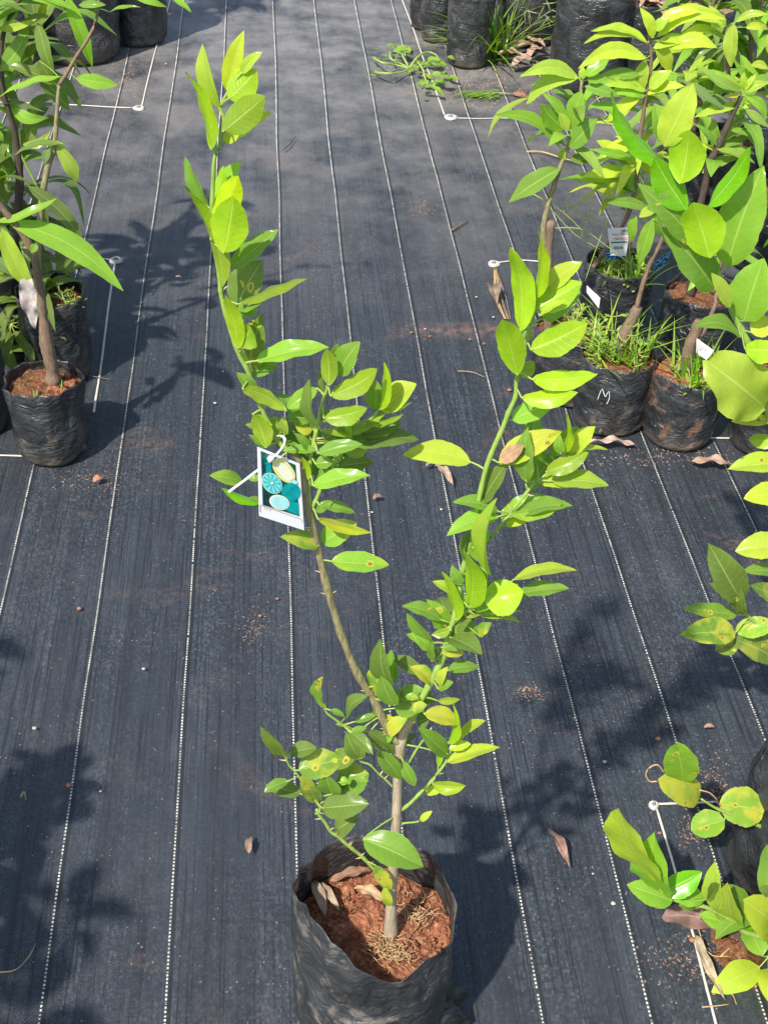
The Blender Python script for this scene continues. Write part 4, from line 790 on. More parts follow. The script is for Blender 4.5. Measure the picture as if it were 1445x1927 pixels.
onR = lambda x, y: onL(x, y, .0005, 'R', q2_[0], nR)
ux = nrm(onR(740, 900)-onR(470, 720)); uy = nrm(np.cross(nR, ux)); wp = np.linalg.norm(onR(740, 900)-onR(470, 720))/324
M_fr = flatm('faded_red', (.38, .16, .18)); text_mesh('AZARI', 100*wp, onR(462, 755), ux, uy, M_fr, lb2); text_mesh('MC 7', 95*wp, onR(455, 850), ux, uy, M_fr, lb2)
q3_ = card_plane([(735, 640), (825, 725), (815, 795), (735, 690)], 'M', Y4-.03, (0, .005, 0, -.005))
mb = MB(); n3 = nrm(np.cross(q3_[1]-q3_[0], q3_[3]-q3_[0])); mb.add(q3_+[p-n3*.001 for p in q3_], [(0, 1, 2, 3), (7, 6, 5, 4), (0, 4, 5, 1), (1, 5, 6, 2), (2, 6, 7, 3), (3, 7, 4, 0)])
tag(mb.build('blank_label', M_card, None, False), 'narrow blank white label leaning among weeds left of the M bag', 'label')
def crinkle(pts, name, label, Yp):
    mb = MB(); g = []
    n = 10
    for i in range(n+1):
        for j in range(n+1):
            u, v = i/n, j/n; P0 = [(1-u)*((1-v)*pts[0][k]+v*pts[3][k])+u*((1-v)*pts[1][k]+v*pts[2][k]) for k in (0, 1)]
            g.append(V(P0[0], P0[1], Yp+RD.uniform(-.008, .008)))
    mb.add(g, [(i*(n+1)+j, (i+1)*(n+1)+j, (i+1)*(n+1)+j+1, i*(n+1)+j+1) for i in range(n) for j in range(n)]); tag(mb.build(name, M_foil, None, False), label, 'wrapper')
crinkle([(1138, 470), (1176, 482), (1172, 490), (1140, 488)], 'foil_wrapper', 'strip of blue foil showing under the price label', Y5-.083)
crinkle([(1230, 495), (1262, 470), (1258, 490), (1230, 512)], 'foil_wrapper', 'crinkled blue and teal foil wrapper on the rim of the deep black bag', Y6-.03)

# ================================================================== 3. RIGHT FOREGROUND CITRUS PLANTS
YC = 1.42
cc_ = (.93, YC-.02)
rc = thing('potted_citrus', (cc_[0], cc_[1], 0), 'citrus with very large glossy bright green leaves reaching in from the right edge', 'potted plant', 'citrus plants along the right edge')
bag(rc, cc_, .10, .25, .22, M_bagdark, 31, nt=72, nzz=30)
PC = stem_to(rc, [np.array([cc_[0], cc_[1], .21]), V(1560, 1150, YC), V(1480, 900, YC), V(1445, 770, YC), V(1425, 690, YC), V(1400, 632, YC), V(1375, 580, YC), V(1352, 520, YC), V(1335, 480, YC), V(1300, 400, YC), V(1270, 320, YC), V(1258, 275, YC)], [.008, .007, .006, .005, .0045, .004, .0035, .003, .0022], M_stemg, 'stem')
PC2 = stem_to(rc, [V(1585, 1220, YC), V(1500, 1205, YC), V(1445, 1185, YC), V(1410, 1163, YC), V(1392, 1140, YC)], [.004, .0035, .003, .0025], M_stemg, 'branch')
LN = [(400, 680, -20, 140, 118, 'hu', {'fold': .6, 'yo': -.01}), (380, 525, 595, 60, 205, 'Y', {'dy': .05, 'fold': .3}), (365, 470, 315, 210, 130, 'h', {'yo': .02, 'rl': 35}), (500, 795, 560, 400, 250, 'yu', {'yo': -.03, 'rl': 10}), (545, 985, 305, 600, 190, 'hu', {'yo': -.03}),
      (620, 1230, 200, 795, 190, 'g', {'yo': -.01}), (715, 1335, 590, 925, 280, 'yu', {'yo': -.04, 'rl': 10}), (745, 1560, 385, 1110, 215, 'g', {'yo': .0}), (835, 1395, 1095, 665, 300, 'h', {'yo': .01, 'rl': 10, 'dis': .0}), (695, 965, 1022, 522, 118, 'hu', {'yo': .0}),
      (960, 1790, 1100, 1335, 280, 'h', {'yo': -.01, 'rl': 15}), (860, 1690, 725, 1440, 90, 'y', {'yo': -.03}), (935, 1905, 600, 1820, 95, 'g', {'yo': -.03, 'c': .1}), (1010, 1870, 1180, 1790, 150, 'Y'), (400, 700, 280, 560, 60, 'd', {'yo': .02})]
LO = [(790, 570, 500, 330, 270, 'y', {'yo': -.03, 'rl': 6, 'dis': .15, 'wave': .07, 'bow': .1, 'tw': .4}), (690, 265, 900, 270, 110, 'yu', {'yo': -.04}), (820, 640, 620, 640, 70, 'yp'), (850, 742, 708, 735, 75, 'yu'), (900, 865, 605, 885, 105, 'Y', {'dis': .25}), (900, 1010, 685, 1040, 115, 'Y', {'dis': .2}),
      (900, 1270, 640, 1312, 120, 'Y', {'dis': .2}), (900, 1440, 683, 1410, 65, 'g'), (900, 1570, 718, 1490, 90, 'd', {'dis': .4})]
mb = MB()
for rcx in LN: px_leaf(mb, 'N', rcx, YC, [PC], 'c', ratio=.36, maxpet=.09)
for rcx in LO: px_leaf(mb, 'O', rcx, YC, [PC], 'r' if rcx[4] > 240 else 'c', ratio=.36, maxpet=.12)
for n_ in range(26):
    q_ = np.array(PC[RD.randrange(2, 26)]); px_ = q_+np.array([RD.uniform(0, .04), RD.uniform(-.04, .06), 0]); 
    if (q_-CAM)@cR/((q_-CAM)@cF)*FPX+CX > 1455:
        a = RD.uniform(-.6, 1.2); d = nrm([math.cos(a), math.sin(a), RD.uniform(.0, .6)]); leaf(mb, px_, px_+d*RD.uniform(.07, .11), .045, np.array([0, 0, 1.]), RD.choice('hgyY'), 'c')
mb.build('foliage', M_citrus, rc)
LO2 = [(668, 1565, 505, 1275, 165, 'd', {'dis': .2, 'yo': -.006}), (672, 1625, 510, 1480, 70, 'd', {'yo': .01}), (650, 1645, 372, 1605, 72, 'gp', {'dis': .35}), (640, 1735, 358, 1745, 140, 'gp', {'dis': .6}), (640, 1725, 860, 1690, 95, 'hp', {'dis': .6}), (640, 1770, 860, 1880, 120, 'd', {'dis': .4}), (650, 1770, 540, 1830, 110, 'd', {'dis': .4}), (690, 1640, 670, 1510, 50, 'd'), (790, 1760, 830, 1790, 50, 'g')]
mb = MB()
for rcx in LO2: px_leaf(mb, 'O', rcx, YC, [PC2], 'c', ratio=.36)
mb.build('foliage', M_citrus, rc)
# lower right
YD = 1.13
gd = (.800, 1.19)
rd_ = thing('potted_citrus', (gd[0], gd[1], 0), 'citrus in a wrinkled black bag at the lower right edge, with yellow-blotched spotted leaves', 'potted plant', 'citrus plants along the right edge')
bag(rd_, gd, .105, .26, .21, M_bagdark, 33, nt=96, nzz=40, wr=.012, ear=[(3.3, .02)], taper=1.22)
PD = stem_to(rd_, [np.array([gd[0], gd[1], .2]), np.array([gd[0]-.01, gd[1]-.01, .30]), V(1490, 1580, YD+.03), V(1445, 1562, YD+.03), V(1408, 1545, YD+.03), V(1370, 1530, YD+.03), V(1345, 1520, YD+.03), V(1318, 1503, YD+.03)], [.006, .005, .0035, .003, .0026, .002, .0014], M_stemg, 'branch')
LQ = [(625, 370, 585, 130, 185, 'hp', {'notch': .25, 'dis': .3, 'rl': 8}), (735, 485, 478, 365, 165, 'yp', {'dis': .7, 'rl': 8}), (1145, 560, 858, 520, 205, 'hp', {'dis': .6, 'rl': 8}), (892, 622, 678, 690, 150, 'hp', {'dis': .5})]
mb = MB()
for rcx in LQ: px_leaf(mb, 'Q', rcx, YD+.03, [PD], 'r', ratio=.4)
mb.build('foliage', M_citrus, rd_)
tw = MB(); tube(tw, [V(*cp('Q', *p), YD+.03) for p in ((505, 320), (465, 270), (410, 290), (390, 335), (415, 375), (460, 375))], .0011, 5, 5); tw.build('tendril', M_root, rd_); tw = MB(); tube(tw, [V(*cp('Q', *p), YD+.03) for p in ((850, 500), (800, 450), (730, 430))], .001, 5, 3); tw.build('tendril', M_root, rd_)
ge = (.76, .895)
re_ = thing('potted_citrus', (ge[0], ge[1], 0), 'citrus in the bottom right corner, its shoot ending in one long pale lime leaf', 'potted plant', 'citrus plants along the right edge')
bag(re_, ge, .100, .25, .22, M_bagmain, 35, nt=96, nzz=40, wr=.010)
PE = stem_to(re_, [np.array([ge[0], ge[1], .21]), np.array([ge[0]-.02, ge[1]+.05, .28]), V(1500, 1800, 1.05), V(1445, 1768, 1.05), V(1398, 1752, 1.05), V(1373, 1730, 1.05), V(1330, 1708, 1.05), V(1282, 1698, 1.05), V(1238, 1678, 1.05), V(1228, 1660, 1.05)], [.005, .0045, .004, .0035, .003, .0026, .002], M_stemg, 'branch')
LQ2 = [(455, 1010, 214, 552, 165, 'Y', {'yo': -.03, 'fold': .22, 'rl': 10, 'tw': 0, 'bow': .02, 'c': -.04}), (490, 1080, 432, 722, 190, 'h', {'yo': -.01}), (495, 1085, 748, 955, 150, 'hu', {'yo': -.02}), (560, 1140, 270, 1035, 145, 'h', {'yo': -.01}), (560, 1110, 768, 1125, 125, 'h', {'yo': .0}), (600, 1170, 700, 1190, 50, 'g'), (842, 1192, 828, 895, 122, 'yp', {'dis': .25}), (970, 1295, 905, 1035, 165, 'yp', {'dis': .25}),
       (930, 1285, 728, 1230, 125, 'h', {'dis': .2}), (1220, 1340, 1030, 1140, 215, 'Yp', {'dis': .25}), (1250, 1440, 1095, 1680, 230, 'h', {'dis': .15, 'rl': 8}), (935, 1295, 1115, 1290, 42, 'hu'), (780, 1130, 845, 1025, 32, 'd', {'yo': -.02}), (1180, 1100, 1120, 1050, 60, 'd'), (700, 1185, 770, 1130, 40, 'g')]
mb = MB(); whorl(mb, V(1450, 1790, 1.02), 6, .075, .042, ['y', 'Y', 'h'], 'c', up=.2); whorl(mb, V(1440, 1700, 1.06), 5, .065, .036, ['h', 'g'], 'c', up=.2)
for rcx in LQ2: px_leaf(mb, 'Q', rcx, 1.05, [PE], 'r' if rcx[4] > 200 else 'c', ratio=.4)
mb.build('foliage', M_citrus, re_)

# ================================================================== 4. LEFT ROW
GL = 'mango saplings in black grow bags along the left of the path'
l1, e1 = pot_plant('potted_mango', 'mango in the wrinkled black bag heading the left row, one leaf half dead and grey', 'potted plant', (104, 884), .074, .172, .148, M_bag, 41, GL, M_soild, ear=[(-.3, .014)], wr=.008)
Z1 = e1[1]
Q1 = stem_to(l1, [V(100, 722, Z1), V(100, 700, Z1), V(92, 665, Z1), V(88, 640, Z1), V(84, 610, Z1), V(80, 575, Z1), V(74, 530, Z1), V(66, 490, Z1), V(50, 450, Z1), V(20, 410, Z1), V(-20, 360, Z1)], [.0155, .013, .0125, .012, .0085, .008, .0075, .007, .006, .005], M_barkm, 'trunk', 12, .25)
mb = MB()
px_leaf(mb, 'H', (60, 1672, 936, 2197, 185, 'h', {'c': -.09, 'fold': .2, 'rl': 8, 'tw': 0}), Z1, None, 'm', False, ratio=.2)
px_leaf(mb, 'H', (-20, 1680, 442, 1485, 62, 'h', {'c': .1}), Z1, None, 'm', False, ratio=.2); px_leaf(mb, 'H', (205, 1400, 650, 1880, 118, 'b', {'c': -.06, 'yo': .05}), Z1, None, 'm', False, ratio=.2)
px_leaf(mb, 'I', (-30, 250, 130, 390, 90, 's', {}), Z1, None, 'm', False); px_leaf(mb, 'I', (270, 150, 225, 215, 60, 'g', {}), Z1, None, 'm', False)
mb.build('foliage', M_mango, l1)
mb = MB(); px_leaf(mb, 'I', (15, 40, 262, 520, 140, 'y', {'fold': .25, 'c': .04, 'rl': 8, 'yo': -.045, 'dy': -.05}), Z1, None, 'm', False, ratio=.2); o = mb.build('leaf', M_mango, l1); o['label'] = 'yellow-green upper half of a half-dead leaf'
mb = MB(); px_leaf(mb, 'I', (188, 325, 262, 765, 120, 'y', {'fold': .2, 'c': .03, 'yo': -.05, 'rl': 8, 'dy': -.05, 'wave': .09}), Z1, None, 'm', False, ratio=.2); mb.t = [(.50, .46, .43, 0)]*len(mb.v); o = mb.build('dead_leaf_tip', M_dry, l1); o['label'] = 'crumpled grey dead end of the leaf'
for dx, dy in ((-.04, .01), (.035, -.02), (-.01, -.05), (.03, .03)):
    mb = MB(); blades(mb, (e1[0]+dx, e1[1]+dy, .15), 5, .03, RD, .0015, ['n'], .004); mb.build('weed', M_mango, l1)
st = MB()
for i in range(26):
    a = RD.uniform(-.9, .9); rr = RD.uniform(.02, .06); p = np.array([e1[0]+math.cos(a)*rr, e1[1]+math.sin(a)*rr, .158]); s_ = RD.uniform(.004, .009)
    vs = [p+np.array([math.cos(t)*math.cos(f)*s_*RD.uniform(.8, 1.2), math.sin(t)*math.cos(f)*s_, math.sin(f)*s_*.8]) for f in (-1.2, -.3, .6, 1.4) for t in np.linspace(0, 6.28, 7)[:-1]]
    st.add(vs, [(k*6+j, k*6+(j+1) % 6, (k+1)*6+(j+1) % 6, (k+1)*6+j) for k in range(3) for j in range(6)]+[tuple(range(18, 24))])
st.build('soil_clods', M_soil, l1)
l2, e2 = pot_plant('potted_mango', 'thin dark-stemmed mango holding one spotted oval leaf to the right, behind the wrinkled bag', 'potted plant', (118, 735), .072, .21, .18, M_bag, 42, GL, M_soild)
Z2 = e2[1]
Q2 = stem_to(l2, [V(70, 520, Z2), V(76, 420, Z2), V(82, 360, Z2), V(92, 310, Z2), V(103, 275, Z2), V(109, 200, Z2), V(112, 160, Z2)], [.009, .0078, .0068, .006, .005, .0043, .004], M_bark2, 'trunk', wob=.12)
Q2b = stem_to(l2, [V(112, 160, Z2), V(128, 135, Z2), V(145, 105, Z2), V(165, 75, Z2), V(182, 35, Z2), V(188, -10, Z2)], [.004, .0034, .003, .0026], M_barkm, 'branch')
LH2 = [(575, 592, 892, 640, 110, 'hp', {'dis': .16, 'rl': 8}), (470, 580, -10, 725, 52, 'h', {'c': .02}), (430, 640, 60, 480, 90, 'k', {'yo': .03}), (280, 560, 532, 835, 150, 'd', {'yo': .04}), (440, 1095, 582, 1392, 110, 'o', {'c': -.1}), (480, 1090, 110, 1165, 50, 'd', {'c': .08}), (380, 1110, 335, 1245, 60, 's'),
       (290, 170, 405, 575, 105, 'd', {'yo': .06}), (300, 460, 400, 620, 90, 'd', {'yo': .02}), (600, 40, 802, 35, 60, 'g'), (720, 100, 740, 30, 60, 'd'), (830, 90, 1060, 50, 26, 'g'), (1010, -20, 1265, 52, 52, 'h'), (1290, -30, 1450, 92, 52, 'h')]
foliage(l2, [('H', LH2)], [Q2, Q2b], Z2, 'm', M_mango, ratio=.22, maxpet=.09)
l3, e3 = pot_plant('potted_mango', 'mango with long arching leaves at upper left, its mossy bag at the left edge', 'potted plant', (12, 690), .085, .21, .185, M_bagdark, 43, GL, M_moss)
Z3 = e3[1]
Q3 = stem_to(l3, [V(20, 520, Z3), V(30, 420, Z3), V(38, 340, Z3), V(30, 260, Z3), V(18, 210, Z3), V(5, 160, Z3), V(8, 60, Z3), V(60, -40, Z3)], [.0105, .0095, .008, .0062, .0052, .0045, .004], M_barkd, 'trunk', 12, .25)
stem_to(l3, [V(18, 215, Z3), V(30, 270, Z3), V(55, 320, Z3), V(75, 360, Z3)], [.003, .003, .0025], M_stemg, 'branch')
LH3 = [(40, -60, 505, 82, 105, 'h', {'c': -.06}), (200, -50, 592, 92, 62, 'h', {'c': -.03}), (500, -40, 700, 512, 115, 'h', {'c': -.03, 'rl': 10}), (-20, 215, 282, 140, 62, 'y', {'c': .1}), (-30, 170, 168, 50, 40, 'h'), (-10, 540, 222, 175, 125, 'g', {'c': .12}), (370, 120, 130, 250, 100, 'd', {'yo': .02}), (75, 770, 372, 886, 95, 'h', {'c': .24, 'tw': .6}),
       (175, 1095, 385, 990, 70, 'o', {'c': .2}), (165, 1100, 290, 930, 120, 'k', {'yo': .02}), (50, 1050, -20, 1330, 60, 'd'), (100, 800, 140, 860, 60, 'd'), (20, 1130, 110, 1290, 100, 'd'), (-20, 600, 120, 690, 70, 'g'), (40, 330, 210, 440, 70, 'd', {'yo': .06}), (-20, 20, 140, 130, 90, 'd', {'yo': .05}), (150, 60, 20, 210, 60, 'h'), (-30, 1240, 60, 1540, 70, 'd'), (-20, 980, 30, 1070, 60, 'g')]
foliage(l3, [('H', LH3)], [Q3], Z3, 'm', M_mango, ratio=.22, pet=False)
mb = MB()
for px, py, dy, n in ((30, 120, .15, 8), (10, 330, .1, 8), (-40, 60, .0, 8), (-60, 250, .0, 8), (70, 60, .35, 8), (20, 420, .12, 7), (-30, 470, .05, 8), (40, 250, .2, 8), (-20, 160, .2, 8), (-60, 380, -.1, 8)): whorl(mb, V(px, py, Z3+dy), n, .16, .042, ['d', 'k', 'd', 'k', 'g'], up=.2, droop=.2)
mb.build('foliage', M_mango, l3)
mb = MB()
for px, py, dy in ((20, 500, .05), (-25, 560, .0), (60, 420, .1), (10, 440, .15), (50, 340, .2), (-10, 640, -.08), (90, 470, .12), (100, 520, -.06), (60, 560, -.1), (20, 600, -.12)): whorl(mb, V(px, py, Z3+dy), 6, .13, .034, ['k', 'd', 'k'], up=-.1, droop=.25)
mb.build('foliage', M_mango, l3)
weeds(l2, (e2[0], e2[1], .18), 10, RD, .03, ['d', 'g'])
l4, e4 = pot_plant('potted_mango', 'black grow bag cut by the left edge of the picture, beside the wrinkled front bag', 'potted plant', (-42, 835), .075, .205, .18, M_bagdark, 44, GL, M_soild)
Q4 = stem_to(l4, [(e4[0], e4[1], .17), (e4[0]-.01, e4[1], .35), (e4[0]-.03, e4[1]+.01, .55)], [.009, .007, .005], M_barkm)
mb = MB(); whorl(mb, Q4[-1], 9, .16, .038, ['g', 'h', 'd'], up=.1); whorl(mb, Q4[6], 5, .13, .034, ['d'], up=.0); mb.build('foliage', M_mango, l4)

# ================================================================== 5. FAR BAGS
GF = 'black grow bags at the far ends of the rows'
far = [('large black bag under the upper left mango leaves, dust on its lower rim', (150, 128), .150, .40, M_bag, 'dgh', 0), ('smaller black bag right behind the large dusty-rimmed one at the upper left', (262, 92), .105, .36, M_bagdark, 'dg', 0), ('dark bag at the left edge behind the large upper left one', (20, 150), .13, .38, M_bagdark, 'dk', 0),
       ('narrow dusty bag with a bare cane, at the near end of the far middle row', (877, 131), .078, .245, M_bag, 'd', 1), ('narrow bag just behind and left of the caned one', (823, 84), .070, .27, M_bag, 'd', 1), ('narrow bag furthest left in the far middle row', (806, 62), .075, .30, M_bagdark, 'd', 1),
       ('big black bag topped with pinkish dry leaves at the upper right', (1097, 180), .132, .32, M_bagdark, 'gh', 2), ('black bag under the yellow mango tuft, right of the big bag with dry leaves', (1190, 172), .095, .28, M_bagdark, 'h', 2), ('deep black bag behind the grass tuft', (985, 92), .115, .30, M_bagdark, 'd', 0),
       ('black bag hidden among the pale drooping leaves at the upper right', (1290, 190), .12, .30, M_bagdark, 'shn', 3), ('black bag behind glossy dark leaves at the right corner', (1400, 175), .13, .30, M_bagdark, 'dg', 3), ('black bag in the back of the upper right, beneath glossy leaves', (1240, 88), .13, .34, M_bagdark, 'dg', 3), ('black bag at the back left of the big leaf-topped bag', (1060, 70), .12, .34, M_bagdark, 'dg', 3), ('bag furthest back at the top right corner', (1370, 60), .15, .36, M_bagdark, 'dgb', 3)]
for i, (lab, fr, r, h, mt, tn, kd) in enumerate(far):
    sm = M_litter if kd in (2, 3) else M_soild
    ro, c = pot_plant('grow_bag_plant', lab, 'potted plant', fr, r, h, h-.03, mt, 50+i, GF, sm, wr=.006)
    ro.name = 'potted_sapling'
    top = {0: .75, 1: .5, 2: .6, 3: .42}[kd]
    Pf = stem_to(ro, [(c[0], c[1], h-.05), (c[0]+RD.uniform(-.02, .02), c[1], h+.2), (c[0]+RD.uniform(-.04, .04), c[1]+.02, h+top*.5), (c[0]+RD.uniform(-.05, .05), c[1]+.02, h+top)], [.010, .008, .006, .004], M_barkm, wob=.15)
    if kd != 1:
        mb = MB()
        for k in (1.0, .8, .62): whorl(mb, Pf[int((len(Pf)-1)*k)], 8, .19, .042 if 's' not in tn else .026, list(tn), up=.15 if 's' not in tn else -.6, droop=.2)
        if kd == 3:
            for k in (.45, .3): whorl(mb, Pf[int((len(Pf)-1)*k)], 9, .18, .05, list(tn), up=-.1, droop=.2)
        mb.build('foliage', M_mango, ro)
    if kd == 2:
        mb = MB()
        for k in range(26):
            a, rr = RD.uniform(0, 6.28), r*.85*RD.random()**.5; b = np.array([c[0]+math.cos(a)*rr, c[1]+math.sin(a)*rr, h-.02+RD.uniform(0, .02)]); an = RD.uniform(0, 6.28); d = np.array([math.cos(an), math.sin(an), RD.uniform(-.2, .3)])
            leaf(mb, b-d*.04, b+d*.04, .03, np.array([RD.uniform(-.5, .5), RD.uniform(-.5, .5), 1]), (.46, .30, .22), 'm', .5, .15, 0, 0, .06, 8, 4)
        mb.build('dead_leaves', M_dry, ro)
# off to the left, out of frame: its shade falls on the mat
for i, (x, y, hh, lab) in enumerate([(-.66, .98, .62, 'leafy citrus just outside the left edge, shading the mat at lower left'), (-.92, 1.2, .8, 'second leafy citrus outside the left edge, further back'), (-.72, .62, .75, 'third leafy citrus outside the left edge, nearest the camera')]):
    ro = thing('potted_citrus', (x, y, 0), lab, 'potted plant', 'citrus plants outside the left edge'); bag(ro, (x, y), .09, .24, .21, M_bagdark, 80+i, nt=48, nzz=20)
    Pf = stem_to(ro, [(x, y, .2), (x+.01, y, .35), (x+.03, y, hh)], [.007, .006, .003], M_stemg)
    mb = MB()
    for k in range(3, len(Pf)): whorl(mb, Pf[k]+np.array([RD.uniform(-.08, .08), RD.uniform(-.08, .08), 0]), 7, .085, .045, ['g', 'h', 'd'], 'c', up=.3)
    mb.build('foliage', M_citrus, ro)

# ================================================================== 6. STRINGS, PINS
def string(name, label, pts, r=.0022, z=.004, sag=0):
    mb = MB(); P = [G(*p) for p in pts]; P = [np.array([p[0], p[1], gz(p[0], p[1])+r*.8+.001]) for p in P]
    out = []
    for i in range(len(P)-1):
        for k in range(6): q_ = P[i]+(P[i+1]-P[i])*k/6; q_ = q_+np.array([0, 0, .0]); q_[2] = gz(q_[0], q_[1])+r*.8+.001; out.append(q_)
    out.append(P[-1]); tube(mb, out, r, 6, 1, .15, flat=.7); return tag(mb.build(name, M_twine), label, 'string', 'white guide strings pinned to the mat')
def pin(px, label, r=.02, knot=False):
    p = G(*px); p[2] = gz(p[0], p[1])+.003; mb = MB(); n = 28
    vs = []
    for rr, z in ((r*.32, .0), (r*.36, .004), (r*.75, .0045), (r, .001), (r, -.002)):
        for j in range(n): a = 2*math.pi*j/n; w = 1+.06*math.sin(a*3+r*900); vs.append(p+np.array([math.cos(a)*rr*w, math.sin(a)*rr*w, z]))
    mb.add(vs, [(k*n+j, (k+1)*n+j, (k+1)*n+(j+1) % n, k*n+(j+1) % n) for k in range(4) for j in range(n)])
    e = thing('ground_pin', p, label, 'pin', 'pins holding the strings to the mat'); mb.build('washer', M_pin, e)
    hd = MB(); vs = [p+np.array([math.cos(a)*rr, math.sin(a)*rr, z]) for rr, z in ((r*.30, .001), (r*.30, .006), (r*.12, .008)) for a in np.linspace(0, 6.283, 11)[:-1]]
    hd.add(vs, [(k*10+j, k*10+(j+1) % 10, (k+1)*10+(j+1) % 10, (k+1)*10+j) for k in range(2) for j in range(10)]+[tuple(range(20, 30))]); hd.build('nail_head', plain('nail_%d' % px[0], (.20, .19, .18), .5), e)
pin((262, 202), 'oval pin holding two strings below the upper left bags', .019); pin((219, 490), 'round grey washer pin right of the left mango leaves', .017)
pin((848, 220), 'looped pin on the string at the upper middle, left of the right-hand mangoes', .022); pin((929, 497), 'round washer pin above a curled brown leaf, left of the lime shoot', .016); pin((1229, 1517), 'small white knob pin at the corner of two strings at lower right', .008)
string('guide_string', 'string running up from the oval pin past the upper left bags', [(268, 196), (282, 135), (302, 62), (318, 12), (325, -25)], .0026)
string('guide_string', 'string running left from the oval pin behind the left mangoes', [(250, 201), (180, 198), (100, 194), (10, 192), (-60, 188)], .0026)
string('guide_string', 'string running down from the grey washer pin towards the wrinkled front bag', [(217, 496), (207, 560), (195, 650), (186, 720), (177, 775)], .0026)
string('guide_string', 'short string running left from the grey washer pin under a leaf', [(208, 489), (172, 485), (120, 480)], .002)
string('guide_string', 'short string at the left edge in front of the wrinkled bag', [(-40, 856), (0, 856), (50, 857)], .0024)
string('guide_string', 'string running up from the looped pin past the pulled weed', [(836, 216), (818, 165), (795, 105), (776, 50), (757, 0), (748, -25)], .0026)
string('guide_string', 'string running right from the looped pin behind the mangoes', [(860, 221), (960, 222), (1090, 224), (1250, 231), (1460, 242)], .002)
string('guide_string', 'doubled string running right from the washer pin behind the lime shoot', [(938, 494), (975, 489), (1010, 492), (1040, 498)], .0022)
string('guide_string', 'short string between the reddish-stained bag and the right edge', [(1312, 823), (1340, 823), (1375, 824)], .0022)
string('guide_string', 'string running right from the small white knob pin', [(1234, 1514), (1290, 1511), (1350, 1507)], .0022)
string('guide_string', 'long string running down from the small white knob pin to the bottom right', [(1234, 1520), (1262, 1610), (1305, 1760), (1330, 1860), (1352, 1945)], .0022)

# ================================================================== 7. LITTER
def dry(label, px, ang, L, Wd, col=(.36, .22, .15), name='dry_leaf', **k):
    mb = MB(); dry_at(mb, px, .006, ang, L, Wd, col, **k); return tag(mb.build(name, M_dry), label, 'dry leaf', 'dead leaves lying on the mat')
dry('curled brown leaf below the dangling washer pin', (928, 560), -1.5, .085, .05, (.26, .18, .14), fold=.7, bow=.2, lift=.01)
dry('short pale brown leaf under the single left-pointing lime leaf', (815, 878), .3, .035, .018, (.46, .30, .21), lift=.006)
dry('longer twisted pale brown leaf below the single left-pointing lime leaf', (835, 900), -1.15, .075, .022, (.46, .30, .21), fold=.6, lift=.008)
dry('wavy tan leaf in front of the reddish-stained bag', (1338, 876), -.08, .095, .030, (.50, .31, .22), fold=.2, lift=.006)
dry('flat tan leaf under the front edge of the M bag', (1150, 838), -.05, .11, .022, (.52, .38, .29), fold=.15)
dry('pinkish dry leaf between the M bag and the lime shoot', (1022, 885), 1.9, .10, .03, (.50, .34, .26), fold=.2)
dry('tiny rust-coloured leaf scrap right of the tagged lime stem', (711, 940), .4, .022, .018, (.40, .23, .16), kind='c')
dry('small rust leaf scrap below the wrinkled front bag', (186, 905), .9, .024, .017, (.45, .22, .13), kind='c')
dry('narrow brown leaf lying left of the lime bag', (471, 1593), 1.5, .032, .012, (.38, .24, .17))
dry('shrivelled brown leaf with a stalk, right of the lime bag', (1050, 1602), -1.3, .075, .020, (.30, .19, .15), fold=.7, lift=.008)
dry('small orange leaf piece beside the long pale lime leaf', (1161, 1563), 1.4, .03, .018, (.55, .36, .22), kind='c')
dry('large flat brown leaf under the lower right citrus shoot', (1298, 1736), -.25, .080, .045, (.26, .16, .13), kind='c', fold=.12, bow=.04)
dry('brown leaf folded behind the large flat one at lower right', (1372, 1762), -.6, .09, .05, (.20, .12, .09), kind='c', fold=.3)
dry('long split tan seed pod beside the string at lower right', (1332, 1825), -1.45, .105, .022, (.55, .42, .28), name='seed_pod', fold=.9, bow=.06, lift=.010)
dry('small brown chip of bark at the right of the mat', (1333, 1371), 0, .018, .009, (.32, .18, .13), kind='c')
dry('pale scrap of leaf beside the bag left of the mango trunk', (128, 603), 1.2, .05, .03, (.50, .40, .33))
dry('small rust leaf scrap on the mat left of the two lime shoots', (336, 524), .2, .016, .012, (.50, .32, .22), kind='c')
for k, (x, y, a) in enumerate([(980, 100, .3), (1000, 95, -.5), (1010, 112, .8), (960, 118, -.2), (985, 130, .5), (945, 95, 1.2)]):
    dry(['pinkish curled leaf in the heap by the grass tuft, nearest the grass', 'pinkish leaf on the right slope of the heap by the grass tuft', 'leaf at the right end of the heap by the grass tuft', 'leaf at the left end of the heap by the grass tuft', 'loose leaf in front of the heap by the grass tuft', 'leaf half under the grass tuft'][k], (x, y), a, .12, .05, (.48, .31, .25), fold=.5, bow=.15, lift=.02)
def twig(label, pts, r=.0014, col=None):
    mb = MB(); tube(mb, [G(*p, .005) for p in pts], [r, r*.8, r*.5], 5, 4, .2); tag(mb.build('twig', col or M_barkd), label, 'twig', 'twigs lying on the mat')
twig('small curved dark twig on the mat beyond the tall lime shoot', [(534, 281), (545, 272), (556, 257)], .002)
twig('thin dark twig near the grey washer pin', [(253, 485), (262, 505), (272, 518), (279, 530)], .0014)
twig('brown bark twig in the middle of the mat', [(850, 433), (864, 424), (880, 413)], .003, M_barkm)
twig('thin twig lying across the string behind the wrinkled bag', [(163, 705), (185, 710), (210, 714)], .0012, M_barkm)
twig('pale stalk left of the slim mango stem', [(990, 285), (1020, 286), (1060, 298), (1100, 308)], .003, M_root)
twig('pale fine stalk in front of the earth streak', [(861, 698), (888, 700), (912, 710)], .0011, M_root)
twig('dark fine stalk over the shrivelled leaf at the right of the lime bag', [(1030, 1562), (1050, 1557), (1068, 1548)], .0009)
